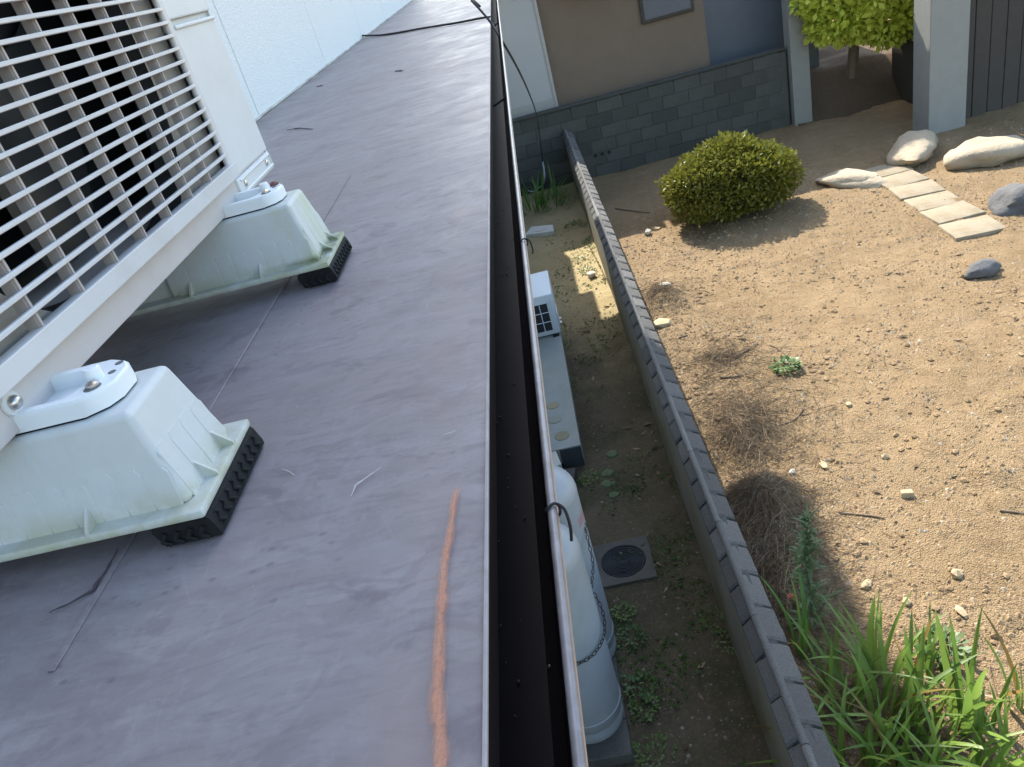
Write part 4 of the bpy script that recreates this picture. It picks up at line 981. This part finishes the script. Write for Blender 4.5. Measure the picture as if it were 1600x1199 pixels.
part('awning', MB().prism([(12.84, 2.86), (12.84, 2.9), (12.5, 2.70), (12.5, 2.66)], 'x', .9, 2.2), M['redroof'], bh)
f_ = part('window', MB().bbox((1.95, 12.80, 1.95), (2.75, 12.848, 2.9), .01, 1), M['wood'], bh)
part('pane', MB().box((2.0, 12.79, 2.0), (2.70, 12.799, 2.85)), M['glass'], f_)

def leaf_cloud(m, c, rad, n, L, seed, shell=.6):
    r_ = random.Random(seed)
    for k in range(n):
        v = Vector((r_.gauss(0, 1), r_.gauss(0, 1), r_.gauss(0, 1))).normalized(); q = shell + (1.03 - shell) * r_.random() ** .6
        q *= 1 + .16 * noise.noise(v * 2.2 + Vector((seed, 0, 0))) + .08 * noise.noise(v * 6 + Vector((seed, 5, 0)))
        p_ = Vector((v.x * rad[0], v.y * rad[1], v.z * rad[2])) * q + Vector(c)
        if p_.z < .02: continue
        d = (v + Vector((r_.gauss(0, .7), r_.gauss(0, .7), r_.gauss(0, .7)))).normalized(); s = d.cross(Vector((r_.random(), r_.random(), r_.random()))).normalized(); l = L * r_.uniform(.6, 1.4)
        m.add([p_, p_ + d * l * .5 + s * l * .28, p_ + d * l, p_ + d * l * .5 - s * l * .28], [(0, 1, 2, 3)])
p = at(1150, 345, G)
sb = thing('shrub', 'rounded clipped olive-green shrub standing alone on the bare lot', 'shrub', (p.x, p.y + .3, 0))
m = MB(); leaf_cloud(m, (p.x, p.y + .3, .42), (.76, .60, .43), 11000, .05, 4, .72); leaf_cloud(m, (p.x - .32, p.y + .1, .50), (.42, .40, .34), 3200, .05, 9, .5); leaf_cloud(m, (p.x + .38, p.y + .15, .42), (.46, .46, .34), 5200, .055, 12, .4); leaf_cloud(m, (p.x + .05, p.y + .35, .66), (.40, .36, .28), 2400, .06, 15, .4); stuff('foliage', m, M['shrub'], parent=sb)
part('branches', MB().rock((p.x - .02, p.y + .3, .36), .36, 3, (1.3, 1.0, .75), 3), M['shrub_core'], sb, True)
for k in range(5): part('trunk', MB().tube([(p.x + .08 * math.cos(k * 1.3), p.y + .3 + .08 * math.sin(k * 1.3), -.03), (p.x + .3 * math.cos(k * 1.3), p.y + .3 + .3 * math.sin(k * 1.3), .4)], [.02, .01], 6), M['bark'], sb)
# raised earth bank and the lime-leaved tree on it
b0 = at(1275, 190, G); b1 = at(1445, 175, G)
bk = MB(); struct('earth_bank', grid(b0.x - .3, b1.x + .6, b0.y - .2, b0.y + 5, 40, 40, lambda x, y: -.1 + .7 * min(1, max(0, (y - b0.y + .2) / .8)) + .08 * nz(x, y, 2)), M['bank'], 180)
p = Vector((4.85, 12.3, 0))
p = Vector((4.85, 12.3, 0)); tr = thing('lime_tree', 'bright lime-leaved small tree over the dark earth bank at the top', 'tree', (p.x, p.y, .6))
m = MB()
tc_ = Vector((4.95, 12.0, 1.35))
for k, (dx, dz, r) in enumerate(((-.35, .1, .5), (.4, -.1, .5), (0, .5, .7), (.75, .2, .45), (-.5, .5, .5))): leaf_cloud(m, tc_ + Vector((dx, 0, dz)), (r, r, r * .7), 2600, .10, 30 + k, .3)
stuff('crown', m, M['lime'], parent=tr)
part('trunk', MB().tube(smooth_path([(p.x, p.y, .5), (p.x + .05, p.y, 1.2), (p.x - .05, p.y + .2, 1.9), (p.x, p.y - .2, 2.1)]), [.09 - .0018 * i for i in range(31)], 8), M['bark'], tr, True)
for dx in (-.6, .5, .9): part('limb', MB().tube([(p.x, p.y + .1, 1.4), (p.x + dx * .5, p.y + .2, 1.9), (p.x + dx, p.y + .4, 2.4)], [.05, .035, .015], 6), M['bark'], tr, True)
# gate pillar, timber shed, boulders, low kerb
p = at(1482, 205, G)
gp = thing('gate_pillar', 'tall pale plastered pillar near the top right corner', 'pillar', (p.x, p.y, 0))
part('shaft', MB().bbox((p.x - .26, p.y, -.05), (p.x + .22, p.y + .45, 3.4), .015, 2), M['gate'], gp, True)
part('pillar_cap', MB().bbox((p.x - .30, p.y - .04, 3.401), (p.x + .26, p.y + .49, 3.48), .012, 1), M['gate'], gp, True)
q = at(1540, 190, G)
sh = thing('timber_shed', 'dark timber shed wall filling the top right corner', 'shed', (q.x + 1, q.y, 0))
for k in range(14): part('board', MB().bbox((p.x + .26 + k * .2, q.y + .3 + random.uniform(0, .008), -.05), (p.x + .452 + k * .2, q.y + .34, 3.6), .006, 1), M['wood'], sh)
part('shed_wall', MB().box((p.x + .25, q.y + .345, -.05), (p.x + 3.2, q.y + 2.2, 3.55)), M['wood'], sh)
part('roof', MB().box((p.x + .2, q.y + .1, 3.601), (p.x + 3.3, q.y + 2.4, 3.7)), M['greyroof'], sh)
for (px, py, r, sq, m_, lab) in ((1425, 245, .34, (1.3, .8, .55), 'boulder', 'large pale boulder in front of the lime tree'), (1545, 250, .36, (1.2, .8, .5), 'boulder', 'broad pinkish boulder at the right edge'),
                            (1590, 325, .26, (1.1, .9, .6), 'boulder_dark', 'dark grey boulder cut by the right edge'), (1330, 285, .26, (1.5, .8, .35), 'boulder', 'low flat boulder right of the shrub'),
                            (1535, 425, .12, (1.5, .8, .6), 'boulder_dark', 'small dark lump standing in for a shade spot on the sunny lot')):  # last one is added where only a brown shade spot lies
    p = at(px, py, G); o = solo('boulder', MB().rock((0, 0, 0), r, int(px) + 2, sq, 3), M[m_], lab, 'boulder', 'garden boulders', 60); o.location = (p.x, p.y, r * sq[2] * .35)
ka = at(1375, 262, G); kb = at(1545, 375, G)
kd = (kb - ka); kd.z = 0; L_ = kd.length; kd.normalize(); 
kb_ = thing('stone_kerb', 'row of pale kerb stones slanting across the far right of the lot', 'kerb', (ka.x, ka.y, 0))
for k in range(int(L_ / .42)):
    c = ka + kd * (.42 * k + .2); o = link('kerb_stone', MB().bbox((-.2, -.24, -.05), (.2, .24, .035 + random.uniform(-.012, .012)), .015, 2).mesh('kerb_stone', M['kerb'], True), kb_, Vector((c.x, c.y, 0)) - Vector(kb_.location)); o.rotation_euler = (0, 0, math.atan2(kd.y, kd.x) + random.uniform(-.09, .09))
